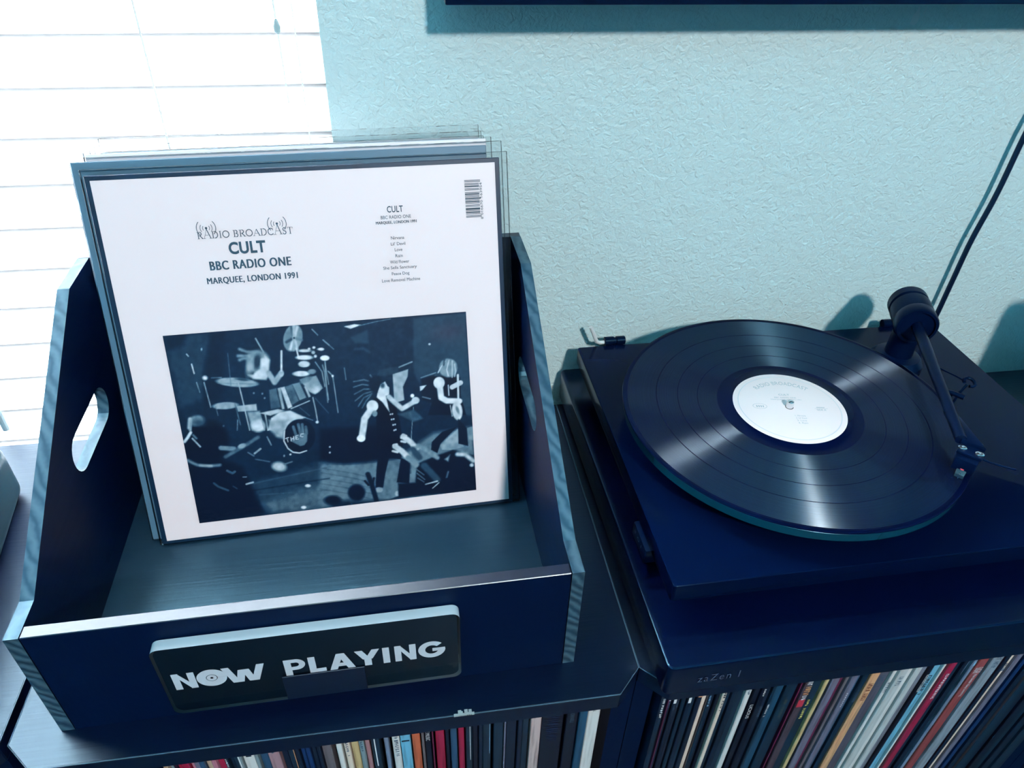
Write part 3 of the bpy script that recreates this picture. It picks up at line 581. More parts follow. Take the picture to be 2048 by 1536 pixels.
('l', [(0.8894, 0.4413), (0.8925, 0.3844), (0.9114, 0.3703), (0.9566, 0.364)], 0.0108, 0.86, 0.005),
('e', (0.8886, 0.4414), (0.0201, -0.002), (-0.0015, -0.0221), 0.86, 0.004),
('l', [(0.9345, 0.4204), (0.9651, 0.4337)], 0.0092, 0.78, 0.003),
('l', [(0.9576, 0.4641), (0.9536, 0.3628)], 0.0036, 0.85, 0.003),
('l', [(0.9209, 0.4292), (0.9207, 0.3904)], 0.0019, 0.8, 0.003),
('e', (0.9472, 0.3276), (0.0188, 0.0001), (0.0013, -0.0361), 0.8, 0.004),
('e', (0.9488, 0.3305), (0.0055, 0.0015), (0.004, -0.0148), 0.45, 0.004),
('l', [(0.923, 0.3515), (0.9274, 0.3084)], 0.0014, 0.8, 0.003),
('p', [(0.8191, 0.4352), (0.8429, 0.4372), (0.8277, 0.4209), (0.8191, 0.4174)], 0.8, 0.004),
('l', [(0.8257, 0.3944), (0.853, 0.384)], 0.0022, 0.45, 0.003),
('p', [(0.8863, 0.2514), (0.9449, 0.2664), (0.9081, 0.2333), (0.8774, 0.2057), (0.8634, 0.1696), (0.8414, 0.1849), (0.8465, 0.2156)], 0.06, 0.004),
('p', [(0.9482, 0.2969), (0.9776, 0.2565), (0.9793, 0.1841), (0.9436, 0.1978)], 0.06, 0.004),
('p', [(0.7858, 0.1349), (0.8479, 0.1557), (0.9218, 0.1752), (0.9962, 0.1439), (1.0018, -0.0015), (0.8165, 0.0036), (0.6766, 0.0029), (0.7065, 0.0135), (0.7109, 0.0647), (0.774, 0.0596)], 0.05, 0.008),
('l', [(0.7438, 0.2494), (0.77, 0.2247), (0.7878, 0.1976)], 0.01, 0.8, 0.006),
('l', [(0.7125, 0.2144), (0.736, 0.1914), (0.7565, 0.1638)], 0.0105, 0.8, 0.006),
('l', [(0.7565, 0.1638), (0.7827, 0.1321)], 0.0111, 0.5, 0.008),
('l', [(0.7438, 0.2494), (0.7378, 0.2455)], 0.0042, 0.8, 0.003),
('l', [(0.7552, 0.2511), (0.7444, 0.257)], 0.0042, 0.8, 0.003),
('l', [(0.7366, 0.2317), (0.7504, 0.227)], 0.0042, 0.8, 0.003),
('l', [(0.7025, 0.197), (0.7189, 0.1903)], 0.0042, 0.8, 0.003),
('l', [(0.7073, 0.2197), (0.7188, 0.2215)], 0.0042, 0.8, 0.003),
('l', [(0.7942, 0.2062), (0.8188, 0.1908), (0.8621, 0.1508)], 0.0086, 0.5, 0.008),
('l', [(0.7763, 0.1959), (0.7963, 0.1589)], 0.0111, 0.25, 0.01),
('l', [(0.7786, 0.1167), (0.8081, 0.0874)], 0.0022, 0.35, 0.003),
('l', [(0.7828, 0.097), (0.8096, 0.0679)], 0.0022, 0.35, 0.003),
('l', [(0.7842, 0.0776), (0.8059, 0.0587)], 0.0022, 0.35, 0.003),
('l', [(0.811, 0.1254), (0.8558, 0.0619)], 0.0125, 0.25, 0.01),
('l', [(0.811, 0.0483), (0.8554, 0.0554)], 0.0025, 0.65, 0.003),
('l', [(0.8608, 0.0482), (0.8359, 0.0287)], 0.0019, 0.7, 0.003),
('p', [(0.8876, 0.1413), (0.9105, 0.1576), (0.9014, 0.13)], 0.55, 0.008),
('l', [(0.8987, 0.0887), (0.8914, 0.067)], 0.0028, 0.45, 0.006),
('l', [(0.9381, 0.1558), (0.9671, 0.1506), (0.995, 0.1216)], 0.0083, 0.75, 0.01),
('e', (0.9881, 0.1048), (0.0077, -0.001), (-0.0004, -0.0071), 0.75, 0.006),
('e', (0.5574, 0.0471), (0.0302, -0.0041), (-0.0035, -0.0333), 0.05, 0.01),
('e', (0.4686, 0.0283), (0.0291, -0.004), (-0.0022, -0.019), 0.05, 0.01),
('l', [(0.6051, 0.1166), (0.6146, 0.0741), (0.6252, 0.007)], 0.0086, 0.06, 0.006),
('l', [(0.592, 0.0898), (0.603, 0.0724)], 0.0042, 0.06, 0.003),
('l', [(0.6254, 0.0982), (0.6171, 0.0706)], 0.0036, 0.06, 0.003),
('e', (0.483, 0.2398), (0.0027, -0.0003), (-0.0003, -0.003), 0.9, 0.004),
('e', (0.4805, 0.2178), (0.003, -0.0004), (-0.0004, -0.0033), 0.8, 0.004)]
DECO_MID = {11: [('m',.0,.05,INKW,.5,1)], 15: [('t','SLI',.004,.02,INKK,.5)], 18: [('m',.0,.02,INKG,.3,3)], 26: [('t','2117',.003,.010,INKW,.42)], 28: [('m',.006,.03,INKG,.5,5)], 30: [('m',.004,.03,INKG,.5,6)],
  34: [('m',.006,.045,INKG,.55,7)], 35: [('r',.025,.002,INKK,.1,.9)], 38: [('t','REAL GONE MUSIC',.002,.034,INKW,.62)], 48: [('m',.002,.010,INKW,.4,8)], 52: [('m',.003,.016,INKG,.5,9)], 53: [('m',.003,.016,INKW,.35,10)],
  54: [('m',.004,.06,mat('spine_ink_navy', lin((20,30,62)), .6),.55,11)], 55: [('t','CHRIS CORNELL',.006,.030,INKG,.34)], 57: [('t','SURREAL',.006,.016,INKK,.22)], 33: [('r',.0,.02,INKW,.15,.5)], 3: [('r',.004,.01,INKW,.2,.5)],
  44: [('r',.0,.07,INKW,.62,.70)], 47: [('r',.0,.07,INKL,.80,.86)], 32: [('r',.0,.06,INKW,.38,.52)], 14: [('r',.0,.05,INKW,.3,.6)], 20: [('r',0,.05,INKO,.8,.9)]}
DECO_RIGHT = {1: [('m',.018,.032,INKW,.45,21)], 3: [('r',.016,.008,INKW,.1,.8),('m',.027,.008,INKG,.5,22)], 4: [('r',.016,.008,INKW,.1,.8),('m',.027,.008,INKG,.5,23)], 5: [('r',.014,.008,INKY,.1,.6),('m',.025,.010,INKG,.5,24)], 7: [('r',.015,.008,INKW,.15,.85)],
  8: [('r',.012,.008,INKY,.2,.75)], 9: [('r',.009,.009,INKO,.1,.9)], 11: [('r',.008,.008,INKW,.1,.9),('m',.020,.014,INKL,.6,25)], 12: [('r',.007,.008,INKR,.2,.8)], 14: [('m',.008,.036,INKK,.5,26)], 15: [('r',.0,.006,INKY,.1,.95)], 16: [('r',.0,.006,INKR,.1,.95)],
  17: [('r',.010,.008,INKW,.1,.7)], 18: [('r',.006,.006,INKK,.2,.85),('m',.014,.012,INKG,.5,27)], 20: [('t','LICIOUS',.046,.022,INKW,.6)], 21: [('m',.018,.011,INKW,.4,28)], 22: [('m',.003,.006,INKW,.5,29),('r',.012,.006,INKR,.1,.5),('m',.050,.018,INKG,.5,39)], 24: [('r',.006,.014,INKL,.25,.95)],  # pale blue patch on the teal spine is painted glare
  25: [('m',.044,.03,mat('spine_ink_olive', lin((60,72,64)), .6),.35,30)], 23: [('m',.046,.02,INKW,.6,31)], 28: [('m',.0,.025,INKW,.7,32),('m',.024,.012,INKO,.9,33),('r',.044,.012,INKR,.05,.9),('m',.038,.006,INKW,.7,34)], 29: [('m',.050,.03,INKY,.3,35)], 33: [('m',.001,.007,INKW,.5,36)],
  35: [('m',.044,.024,INKW,.25,37)], 37: [('m',.001,.008,INKG,.6,51),('m',.040,.018,INKG,.6,38)], 39: [('m',.0,.006,INKB,.5,40),('m',.034,.026,INKB,.6,41)], 40: [('m',.030,.018,INKG,.5,42)], 41: [('m',.038,.016,INKG,.7,43)], 42: [('m',.026,.014,INKG,.6,44)],
  46: [('t','NORTHEAST CORRIDOR',.032,.028,INKW,.82)], 47: [('m',.003,.010,INKK,.42,45),('m',.038,.030,INKK,.45,46)], 49: [('m',.002,.012,INKW,.42,47),('m',.032,.040,INKW,.45,48)], 52: [('r',.012,.03,INKL,.5,.62)], 53: [('r',.004,.006,INKK,.5,.95),('r',.014,.005,INKW,.3,.95),('r',.022,.006,INKL,.2,.8)],
  55: [('t','SUGAR',.034,.009,INKW,.85),('t','File Under: Easy Listening',.045,.036,INKW,.42)], 56: [('m',.002,.03,INKG,.5,49)], 59: [('m',.034,.012,INKG,.8,50)]}
file_records(SPINES_MID, DECO_MID, .0115, 'cabinet under the crate', 'records filed under the crate')
file_records(SPINES_RIGHT, DECO_RIGHT, .0115, 'cabinet under the turntable', 'records filed under the turntable')

# ================================================================== crate
BX, BYY, BYAW = -.5491, .0266, .0147
TC = T_yaw(BX, BYY, 0, BYAW)
W, t, tf = .3812, .0092, .0093; h1, d1, d3, h3, d4, d5 = .1108, .0299, .2372, .2318, .2902, .2986
ccen = TC @ Vector((W/2, d5/2, 0))
crate = thing('record_crate', 'black wooden record crate with slanted sides and handle cut-outs', 'crate', tuple(ccen))
def side_panel(x0):
    prof = [(0,0),(0,h1),(d1,h1),(d3,h3),(d4,h3),(d4,0)]
    hole = []; cy0, cy1, cz, rr = .1575, .2150, .1305, .0160
    for k in range(13): a = math.pi/2+math.pi*k/12; hole.append((cy0+rr*math.cos(a), cz+rr*math.sin(a)))
    for k in range(13): a = -math.pi/2+math.pi*k/12; hole.append((cy1+rr*math.cos(a), cz+rr*math.sin(a)))
    bm = bmesh.new(); loops = []
    for pts in (prof, hole):
        vs = [bm.verts.new((0,a,b)) for a,b in pts]; loops += [bm.edges.new((vs[i], vs[(i+1) % len(vs)])) for i in range(len(vs))]
    bmesh.ops.triangle_fill(bm, use_beauty=True, use_dissolve=False, edges=loops)
    fs = bm.faces[:]
    ext = bmesh.ops.extrude_face_region(bm, geom=fs); vs = [e for e in ext['geom'] if isinstance(e, bmesh.types.BMVert)]
    bmesh.ops.translate(bm, verts=vs, vec=(t,0,0)); bm.normal_update()
    mb = MB(TC); bm.verts.index_update(); bm.verts.ensure_lookup_table()
    V = [(v.co.x+x0, v.co.y, v.co.z) for v in bm.verts]
    for f in bm.faces: f.normal_update()
    F = [tuple(v.index for v in f.verts) for f in bm.faces]; mi = []
    for f in bm.faces:
        mi.append(0 if abs(f.normal.x) > .5 else 1)
    bm.free(); mb.add(V, F); mb.m = mi
    return mb.build('side_panel', [M_panel, M_end], crate, smooth=False)
side_panel(0); side_panel(W-t)
fp = MB(TC).box(t+.0004, W-t-.0004, 0, tf, .0, h1); fp.m = [1,0,1,1,1,1]
fp.build('front_panel', [M_wood, M_panel], crate, bevel=.0005, bseg=1, smooth=False)
MB(TC).box(0, W, d4+.0002, d5, 0, h3).build('back_panel', M_wood, crate, bevel=.0005, bseg=1, smooth=False)
MB(TC).box(t, W-t, tf, d4, .0056, .0148).build('base_board', M_base, crate, smooth=False)

# ================================================================== records standing in the crate
LO = Vector((-.5046, .1842, .0197)); EU = Vector((.999,.0442,0)).normalized(); EV = Vector((-.0138,.3121,.9500)).normalized(); EN = EU.cross(EV).normalized()
LY = Vector((-.0442, .999, 0)).normalized()
def lp_T(back, du=0.0, dv=0.0):
    o = LO + LY*back + EU*du + EV*dv
    return Matrix(((EU.x,EV.x,EN.x,o.x),(EU.y,EV.y,EN.y,o.y),(EU.z,EV.z,EN.z,o.z),(0,0,0,1)))
def lp(back, u0, u1, v1, th, m, label, film=None, group='records leaning in the crate'):
    T = lp_T(back); base = T @ Vector(((u0+u1)/2, -.0032, 0))
    o = thing('record_sleeve', label, 'record', tuple(base), group)
    jk = MB(T).box(u0, u1, -.0032, v1, -th, 0).build('jacket', m, o, bevel=.0005, bseg=1)
    if film:
        fu0, fu1, fv = film
        MB(T).box(fu0, fu1, -.0034, fv, -th-.0006, .0006).build('plastic_sleeve', M_film, o, bevel=.0004, bseg=1)
    return o, jk, T
M_jk = mat('jacket_navy_edge', lin((14,44,70)), .35)
M_jslate = mat('jacket_slate', lin((88,124,146)), .3); M_jwhite = mat('jacket_white', (.78,.79,.84), .45); M_jgrey = mat('jacket_grey', lin((150,165,175)), .4)
M_jdark = mat('jacket_dark', lin((40,58,76)), .4); M_jpink = mat('jacket_pink', lin((200,190,200)), .45)
front, jk, T1 = lp(0, -.0040, .3122, .3120, .0036, M_jk, 'front record sleeve, white with a black and white concert photo', film=(-.0062, .3190, .3165))
def on_sleeve(lift=.0003): return Sheet(T1 @ Vector((0,0,0)), EU, EV, lift)
panel = on_sleeve(.0002).rect(0, .3083, 0, .3083).build('white_panel', M_white, front, smooth=False)
ink = on_sleeve(.0004)
# RADIO BROADCAST in small serif capitals with two tall mast letters
def serif(sh, ch, x, y, w, h, k):
    th, tn = k*1.25, k*.55
    def S(*pts, ww=th): sh.stroke([(x+a*w, y+b*h) for a,b in pts], ww)
    def foot(a, b=0.0): sh.stroke([(x+a*w-.16*h, y+b*h), (x+a*w+.16*h, y+b*h)], tn)
    def arc(cx, cy, rx, ry, a0, a1, ww=th, n=14): sh.stroke([(x+(cx+rx*math.cos(math.radians(a0+(a1-a0)*i/n)))*w, y+(cy+ry*math.sin(math.radians(a0+(a1-a0)*i/n)))*h) for i in range(n+1)], ww)
    if ch == 'R': S((.2,0),(.2,1)); foot(.2); foot(.14,1); S((.2,1),(.5,1),ww=tn); arc(.5,.75,.28,.25,90,-90); S((.5,.5),(.2,.5),ww=tn); S((.45,.5),(.95,0)); foot(.95)
    elif ch == 'A': S((.06,0),(.5,1),ww=tn); S((.5,1),(.94,0)); S((.24,.36),(.76,.36),ww=tn); foot(.06); foot(.94)
    elif ch == 'D': S((.18,0),(.18,1)); foot(.14); foot(.14,1); S((.18,1),(.45,1),ww=tn); S((.18,0),(.45,0),ww=tn); arc(.45,.5,.45,.5,90,-90)
    elif ch == 'I': S((.5,0),(.5,1)); foot(.5); foot(.5,1)
    elif ch == 'O': arc(.5,.5,.45,.5,0,360,n=24)
    elif ch == 'B': S((.18,0),(.18,1)); foot(.14); foot(.14,1); S((.18,1),(.5,1),ww=tn); arc(.5,.76,.25,.24,90,-90); S((.18,.52),(.5,.52),ww=tn); arc(.52,.26,.32,.26,90,-90); S((.18,0),(.5,0),ww=tn)
    elif ch == 'C': arc(.55,.5,.48,.5,42,318,n=20); S((.93,.62),(.93,.95),ww=tn); S((.93,.05),(.93,.2),ww=tn)
    elif ch == 'S': arc(.5,.74,.30,.26,30,270); arc(.5,.24,.34,.26,90,-150); S((.8,.72),(.8,.98),ww=tn); S((.16,.02),(.16,.3),ww=tn)
    elif ch == 'T': S((.5,0),(.5,1)); S((.04,1),(.96,1),ww=tn); foot(.5); S((.04,1),(.04,.8),ww=tn); S((.96,1),(.96,.8),ww=tn)
bx = .0690; by = .2608
LW = [('R',.0048,1),('A',.0064,1.42),('D',.0056,1),('I',.0026,1),('O',.0060,1),(' ',.0026,1),('B',.0046,1),('R',.0050,1),('O',.0060,1),('A',.0056,1),('D',.0056,1),('C',.0052,1),('A',.0064,1.5),('S',.0040,1),('T',.0050,1)]
tot = sum(l[1] for l in LW); sc = (.1424-.0690)/tot; cx = bx
for ch, w_, hh in LW:
    if ch != ' ': serif(ink, ch, cx+.0003, by, w_*sc-.0006, .0051*hh, .00048)
    if hh > 1:     # mast light and radio waves
        ax, ay = cx+w_*sc/2, by+.0051*hh+.0008
        ink.poly([(ax+.0009*math.cos(a*math.pi/6), ay+.0009*math.sin(a*math.pi/6)) for a in range(12)])
        for rr, wd, sp in ((.0026,.0004,38),(.0045,.00042,36),(.0072,.0005,44)):
            for s in (0, 180): ink.stroke([(ax+rr*math.cos(math.radians(s-sp+2*sp*i/8)), ay+rr*math.sin(math.radians(s-sp+2*sp*i/8))) for i in range(9)], wd)
    cx += w_*sc
ink.text('CULT', .0912, .2472, .0284, .0098, .035, 1.06)
for k in (0,.0003,.0006): ink.text('BBC RADIO ONE', .0747+k, .2355, .0624, .0072, .004, 1.12)
for k in (0,.00022,.00044): ink.text('MARQUEE, LONDON 1991', .0708+k, .2238, .0702, .0060, 0, 1.10)
ink.build('title_lettering', M_ink, front, smooth=False)
ink = on_sleeve(.0004)
ink.text('CULT', .2179, .2728, .0129, .0052, .016, 1.06)
ink.text('BBC RADIO ONE', .2124, .2678, .0244, .0027, .003, 1.06)
for k in (0,.0002): ink.text('MARQUEE, LONDON 1991', .2080+k, .2634, .0330, .0027, 0, 1.08)
for s, y, w_ in (('Nirvana',.2510,.0108),("Lil' Devil",.2461,.0118),('Love',.2412,.0062),('Rain',.2362,.0060),('Wild Flower',.2312,.0158),('She Sells Sanctuary',.2258,.0278),('Peace Dog',.2206,.0146),('Love Removal Machine',.2160,.0318)):
    ink.text(s, .2245-w_/2, y, w_, .0026 if 'y' not in s and 'g' not in s else .0033, 0)
ink.build('track_list_lettering', M_ink, front, smooth=False)
ink = on_sleeve(.0004)
# barcode lying on its side
rng = random.Random(11); y = .2652; hgt = .0300; kk = 0
code = [1,1,1,2,1,1,2,1,1,1,3,2,1,1,1,2,1,1,2,1,1,1,2,1,1,1,1,1,2,1,1,3,1,1,1,2,2,1,1,1,1,2,1,1,1]
un = hgt/sum(code)
for i, c_ in enumerate(code):
    if i % 2 == 0:
        long_ = i in (0, 2, len(code)-1, len(code)-3, len(code)//2)
        ink.rect(.2824, .2955 if long_ else .2944, y, y+c_*un)
    y += c_*un
for s, y0, ln in (('8',.2634,.0016),('016670',.2668,.0118),('163954',.2810,.0118)):
    v2, f2 = text2d(s, ln, .0020, 0); ink.put([(-b, a) for a,b in v2], f2, .2968, y0)
ink.build('barcode', M_ink, front, smooth=False)
# ---- the printed concert photograph: soft grey shapes painted into a fine colour grid
def concert_print():
    PW, PH = .2478, .1718; NX, NY = 430, 298
    gx, gy = np.meshgrid(np.linspace(0,1,NX), np.linspace(0,PH/PW,NY))
    rs = np.random.RandomState(3)
    def smooth_noise(n):
        a = rs.rand(n+2, int(n*1.5)+2); xs = gx*(a.shape[1]-2); ys = gy/(PH/PW)*(a.shape[0]-2)
        i = xs.astype(int); j = ys.astype(int); fx = xs-i; fy = ys-j
        return (a[j,i]*(1-fx)+a[j,i+1]*fx)*(1-fy)+(a[j+1,i]*(1-fx)+a[j+1,i+1]*fx)*fy
    img = np.full(gx.shape, .13)
    def blend(d, g, soft):
        a = np.clip(.5-d/soft, 0, 1); img[:] = img*(1-a)+g*a
    for it in COVER:
        if it[0] == 'p':
            _, pts, g, soft = it; n = len(pts); inside = np.zeros(gx.shape, bool); dist = np.full(gx.shape, 9.0)
            for k in range(n):
                (x0,y0),(x1,y1) = pts[k], pts[(k+1) % n]
                c = ((y0 > gy) != (y1 > gy)) & (gx < (x1-x0)*(gy-y0)/((y1-y0) if abs(y1-y0) > 1e-9 else 1e-9)+x0); inside ^= c
                l2 = (x1-x0)**2+(y1-y0)**2+1e-12; tt = np.clip(((gx-x0)*(x1-x0)+(gy-y0)*(y1-y0))/l2, 0, 1)
                dist = np.minimum(dist, np.hypot(gx-x0-tt*(x1-x0), gy-y0-tt*(y1-y0)))
            blend(np.where(inside, -dist, dist), g, soft)
        elif it[0] == 'l':
            _, pts, w, g, soft = it; dist = np.full(gx.shape, 9.0)
            for (x0,y0),(x1,y1) in zip(pts, pts[1:]):
                l2 = (x1-x0)**2+(y1-y0)**2+1e-12; tt = np.clip(((gx-x0)*(x1-x0)+(gy-y0)*(y1-y0))/l2, 0, 1)
                dist = np.minimum(dist, np.hypot(gx-x0-tt*(x1-x0), gy-y0-tt*(y1-y0)))
            blend(dist-w, g, soft)
        else:
            _, c, e1, e2, g, soft = it; det = e1[0]*e2[1]-e1[1]*e2[0]
            px, py = gx-c[0], gy-c[1]; a = (px*e2[1]-py*e2[0])/det; b = (py*e1[0]-px*e1[1])/det
            rr = np.hypot(a,b); sc_ = min(math.hypot(*e1), math.hypot(*e2)); blend((rr-1)*sc_, g, soft)
    img *= .86+.28*smooth_noise(60); img += .05*(smooth_noise(14)-.5)*np.clip(img*4,0,1); img += .03*(rs.rand(*img.shape)-.5)*np.clip(img*3,.2,1)
    img = np.clip(img, 0, 1)
    ks = [0,.08,.15,.3,.5,.8,1]; cs_ = np.array([lin(c) for c in ((3,12,38),(8,28,54),(14,44,72),(48,82,106),(116,146,162),(200,212,222),(238,243,250))])
    rgb = np.stack([np.interp(img, ks, cs_[:,q]) for q in range(3)], -1)
    red = np.exp(-(((gx-.93)/.06)**2+((gy-.625)/.03)**2)); rgb[...,0] += .018*red
    bm_v = [tuple(LO+EU*(.0297+PW*a)+EV*(.0137+PW*b)+EN*.0005) for b in np.linspace(0,PH/PW,NY) for a in np.linspace(0,1,NX)]
    fs = [(j*NX+i, j*NX+i+1, (j+1)*NX+i+1, (j+1)*NX+i) for j in range(NY-1) for i in range(NX-1)]
    me = bpy.data.meshes.new('concert_photo'); off = Vector(front.location); me.from_pydata([tuple(Vector(v)-off) for v in bm_v], [], fs)
    at = me.color_attributes.new('print', 'FLOAT_COLOR', 'POINT'); buf = np.ones((NX*NY,4), np.float32); buf[:,:3] = rgb.reshape(-1,3); at.data.foreach_set('color', buf.ravel())
    mt = bpy.data.materials.new('printed_concert_photo'); mt.use_nodes = True; nt = mt.node_tree; b = nt.nodes['Principled BSDF']
    ca = nt.nodes.new('ShaderNodeVertexColor'); ca.layer_name = 'print'; nt.links.new(ca.outputs[0], b.inputs['Base Color']); b.inputs['Roughness'].default_value = .38; b.inputs['Specular IOR Level'].default_value = .4
    me.materials.append(mt); o = bpy.data.objects.new('concert_photo', me); C.objects.link(o); o.parent = front
    o['label'] = 'black and white printed photo of a band on stage'
concert_print()

# ---- the sleeves behind the front one
lp(.0075, -.0135, .3030, .3195, .0034, M_jslate, 'slate blue sleeve just behind the front one, sticking out left', film=(-.0140, .3160, .3225))
lp(.0135, -.0040, .3040, .3228, .0034, M_jwhite, 'white sleeve third from the front of the crate', film=(-.0052,.3085,.3240))
names = ['pale grey sleeve, fourth from the front of the crate','white sleeve, fifth from the front of the crate','grey sleeve, sixth from the front of the crate','dark sleeve, seventh from the front of the crate','white sleeve, eighth from the front of the crate',
  'pinkish sleeve, ninth from the front of the crate','grey sleeve, tenth from the front of the crate','white sleeve, eleventh from the front of the crate','pale sleeve in clear film at the back of the crate']
ms = [M_jgrey, M_jwhite, M_jgrey, M_jdark, M_jwhite, M_jpink, M_jgrey, M_jwhite, M_jwhite]
hs = [.3195,.3180,.3165,.3158,.3150,.3145,.3140,.3130,.3125]
for i, (nm, mm, hv) in enumerate(zip(names, ms, hs)):
    lp(.0180+.0041*i, -.0025+.0012*(i % 3), .3020+.0012*(i % 2), hv, .0025, mm, nm, film=(-.0035, .3035, .3225) if i == 8 else ((-.004,.3040,.3210) if i in (2,5) else None))

# ================================================================== NOW PLAYING sign
TS = TC
sg = TS @ Vector((.188, -.006, 0))
sign = thing('acrylic_sign', 'clear acrylic NOW PLAYING sign on the front of the crate', 'sign', tuple(sg))
x0, x1, z0, z1, rr = .0845, .2905, .0166, .0936, .0062
poly = []
for (cx_, cz_, a0) in ((x1-rr,z1-rr,0),(x0+rr,z1-rr,90),(x0+rr,z0+rr,180),(x1-rr,z0+rr,270)):
    for k in range(7): a = math.radians(a0+90*k/6); poly.append((cx_+rr*math.cos(a), cz_+rr*math.sin(a)))
ap = MB(TS).prism(poly, -.0092, -.0012, ax='y'); ap.m = [0,0]+[1]*len(poly)
ap.build('acrylic_plate', [M_plate, M_rim], sign)
bk = []
for (cx_, cz_, a0) in ((x1-.002-rr,z1-.0006-rr,0),(x0+.002+rr,z1-.0006-rr,90),(x0+.002+rr,z0+.0030+rr,180),(x1-.002-rr,z0+.0030+rr,270)):
    for k in range(7): a = math.radians(a0+90*k/6); bk.append((cx_+rr*math.cos(a), cz_+rr*math.sin(a)))
MB(TS).prism(bk, -.0088, -.0080, ax='y').build('added_dark_sheet', mat('dark_teal_fill', (.0040,.0240,.0550), .5), sign, smooth=False)  # added sheet, darkens the clear plate where the crate would show through
so = TS @ Vector((0,-.0092,0)); sU = (TS.to_3x3() @ Vector((1,0,0))); sV = Vector((0,0,1))
sl = Sheet(so, sU, sV, .0003); b0, cap = .0467, .0185
def L(pts): sl.poly([(a, b0+b*cap) for a,b in pts])
def bar(xa, ya, xb, yb, w): sl.poly([(xa-w/2, b0+ya*cap),(xa+w/2, b0+ya*cap),(xb+w/2, b0+yb*cap),(xb-w/2, b0+yb*cap)])
def Nn(a, b, s): L([(a,0),(a+s,0),(a+s,1),(a,1)]); L([(b-s,0),(b,0),(b,1),(b-s,1)]); L([(a,1),(a+s*.25,1),(b,0),(b-s*.25,0)]); L([(a+s*.2,1),(a+s*.9,1),(b,.0),(b-s*.9,0)])
Nn(.0922,.1070,.0046)
def ring(cx_, cy_, r0x, r0y, r1x, r1y, a0, a1, n=30):
    for i in range(n):
        A, B = math.radians(a0+(a1-a0)*i/n), math.radians(a0+(a1-a0)*(i+1)/n)
        sl.poly([(cx_+r0x*math.cos(A),cy_+r0y*math.sin(A)),(cx_+r1x*math.cos(A),cy_+r1y*math.sin(A)),(cx_+r1x*math.cos(B),cy_+r1y*math.sin(B)),(cx_+r0x*math.cos(B),cy_+r0y*math.sin(B))])
oc = b0+cap/2
ring(.1175,oc,.0038,.0038,.0100,.0098,0,360,40); ring(.1175,oc,.0010,.0010,.0034,.0034,0,360,24)
for xa,ya,xb,yb in ((.1274,1,.1330,0),(.1382,.78,.1352,0),(.1404,.78,.1440,0),(.1512,1,.1455,0)): bar(xa,ya,xb,yb,.0052)
L([(.1664,0),(.1712,0),(.1712,1),(.1664,1)]); ring(.1744,b0+cap*.66,.0022,.0024,.0064,.0063,-90,90); L([(.1700,.32),(.1746,.32),(.1746,.53),(.1700,.53)]); L([(.1700,.79),(.1746,.79),(.1746,1),(.1700,1)])
L([(.1830,0),(.1878,0),(.1878,1),(.1830,1)]); L([(.1850,0),(.1944,0),(.1944,.23),(.1850,.23)])
bar(.2052,1,.1994,0,.0052); bar(.2056,1,.2122,0,.0052); L([(.2010,.18),(.2100,.18),(.2090,.40),(.2020,.40)])
bar(.2178,1,.2232,.42,.0054); bar(.2300,1,.2246,.42,.0054); L([(.2214,0),(.2264,0),(.2264,.52),(.2214,.52)])
L([(.2346,0),(.2394,0),(.2394,1),(.2346,1)])
Nn(.2431,.2582,.0046)
ring(.2696,oc,.0048,.0050,.0098,.0097,42,360-2); L([(.2700,.38),(.2792,.38),(.2792,.58),(.2700,.58)])
sl.build('lettering', mat('silver_print', (.50,.53,.58), .45), sign, smooth=False)
MB(TS).box(.1632,.2208,-.0108,-.0096,.0185,.0470).build('black_label_block', M_wood, sign, bevel=.0003, bseg=1, smooth=False)

# ================================================================== isolation platform under the turntable
TZ = T_yaw(-.1084,-.0091,0,.0116)
zc_ = TZ @ Vector((.216,.19,0))
plat = thing('isolation_platform', 'flat black isolation platform under the turntable', 'platform', tuple(zc_))
def rounded(x0,x1,y0,y1,r,n=6):
    P = []
    for (cx_,cy_,a0) in ((x1-r,y1-r,0),(x0+r,y1-r,90),(x0+r,y0+r,180),(x1-r,y0+r,270)):
        for k in range(n+1): a = math.radians(a0+90*k/n); P.append((cx_+r*math.cos(a), cy_+r*math.sin(a)))
    return P
MB(TZ).prism(rounded(0,.432,0,.381,.006), .006, .0404).build('body', M_slab, plat, bevel=.0022, bseg=4)
for fx, fy in ((.03,.03),(.40,.03),(.03,.35),(.40,.35)): MB(TZ).lathe([(.012,0),(.013,.003),(.012,.0062)], (fx,fy,0), seg=20).build('foot', M_matte, plat)
zs = Sheet(TZ @ Vector((.0253,0,.0190)), TZ.to_3x3() @ Vector((1,0,0)), (0,0,1), .0003)
zs.text('zaZen I', 0, 0, .0335, .0086, 0, 1.25)
zs.build('lettering', mat('faint_grey_print', lin((58,66,84)), .5), plat, smooth=False)
# ================================================================== turntable
TP = T_yaw(-.0981,.0314,0,.0078)
PZ = .0834; RX, RY = .0571, .1859
pc = TP @ Vector((.21,.16,0))
tt = thing('turntable', 'black record player with a straight tonearm, on the black platform', 'turntable', (pc.x, pc.y, .0404))
MB(TP).prism(rounded(0,.4208,0,.320,.003), PZ-.018, PZ).build('plinth', M_gloss, tt, bevel=.0012, bseg=3)
for fx, fy in ((.05,.05),(.37,.05),(.05,.28),(.37,.28)): MB(TP).lathe([(.019,.0404),(.021,.043),(.021,.060),(.017,.0654)], (fx,fy,0), seg=28).build('foot', M_matte, tt)
sw = MB(TP).box(-.004,.020,.050,.084,.050,.0652).build('speed_switch', M_satin, tt, bevel=.002)
ss = Sheet(TP @ Vector((-.004,.0775,.0585)), TP.to_3x3() @ Vector((0,-1,0)), (0,0,1), .0003)
ss.text('II  O  I', 0, 0, .018, .0032, 0)
ss.build('lettering', mat('switch_print', lin((150,160,176)), .5), sw, smooth=False)
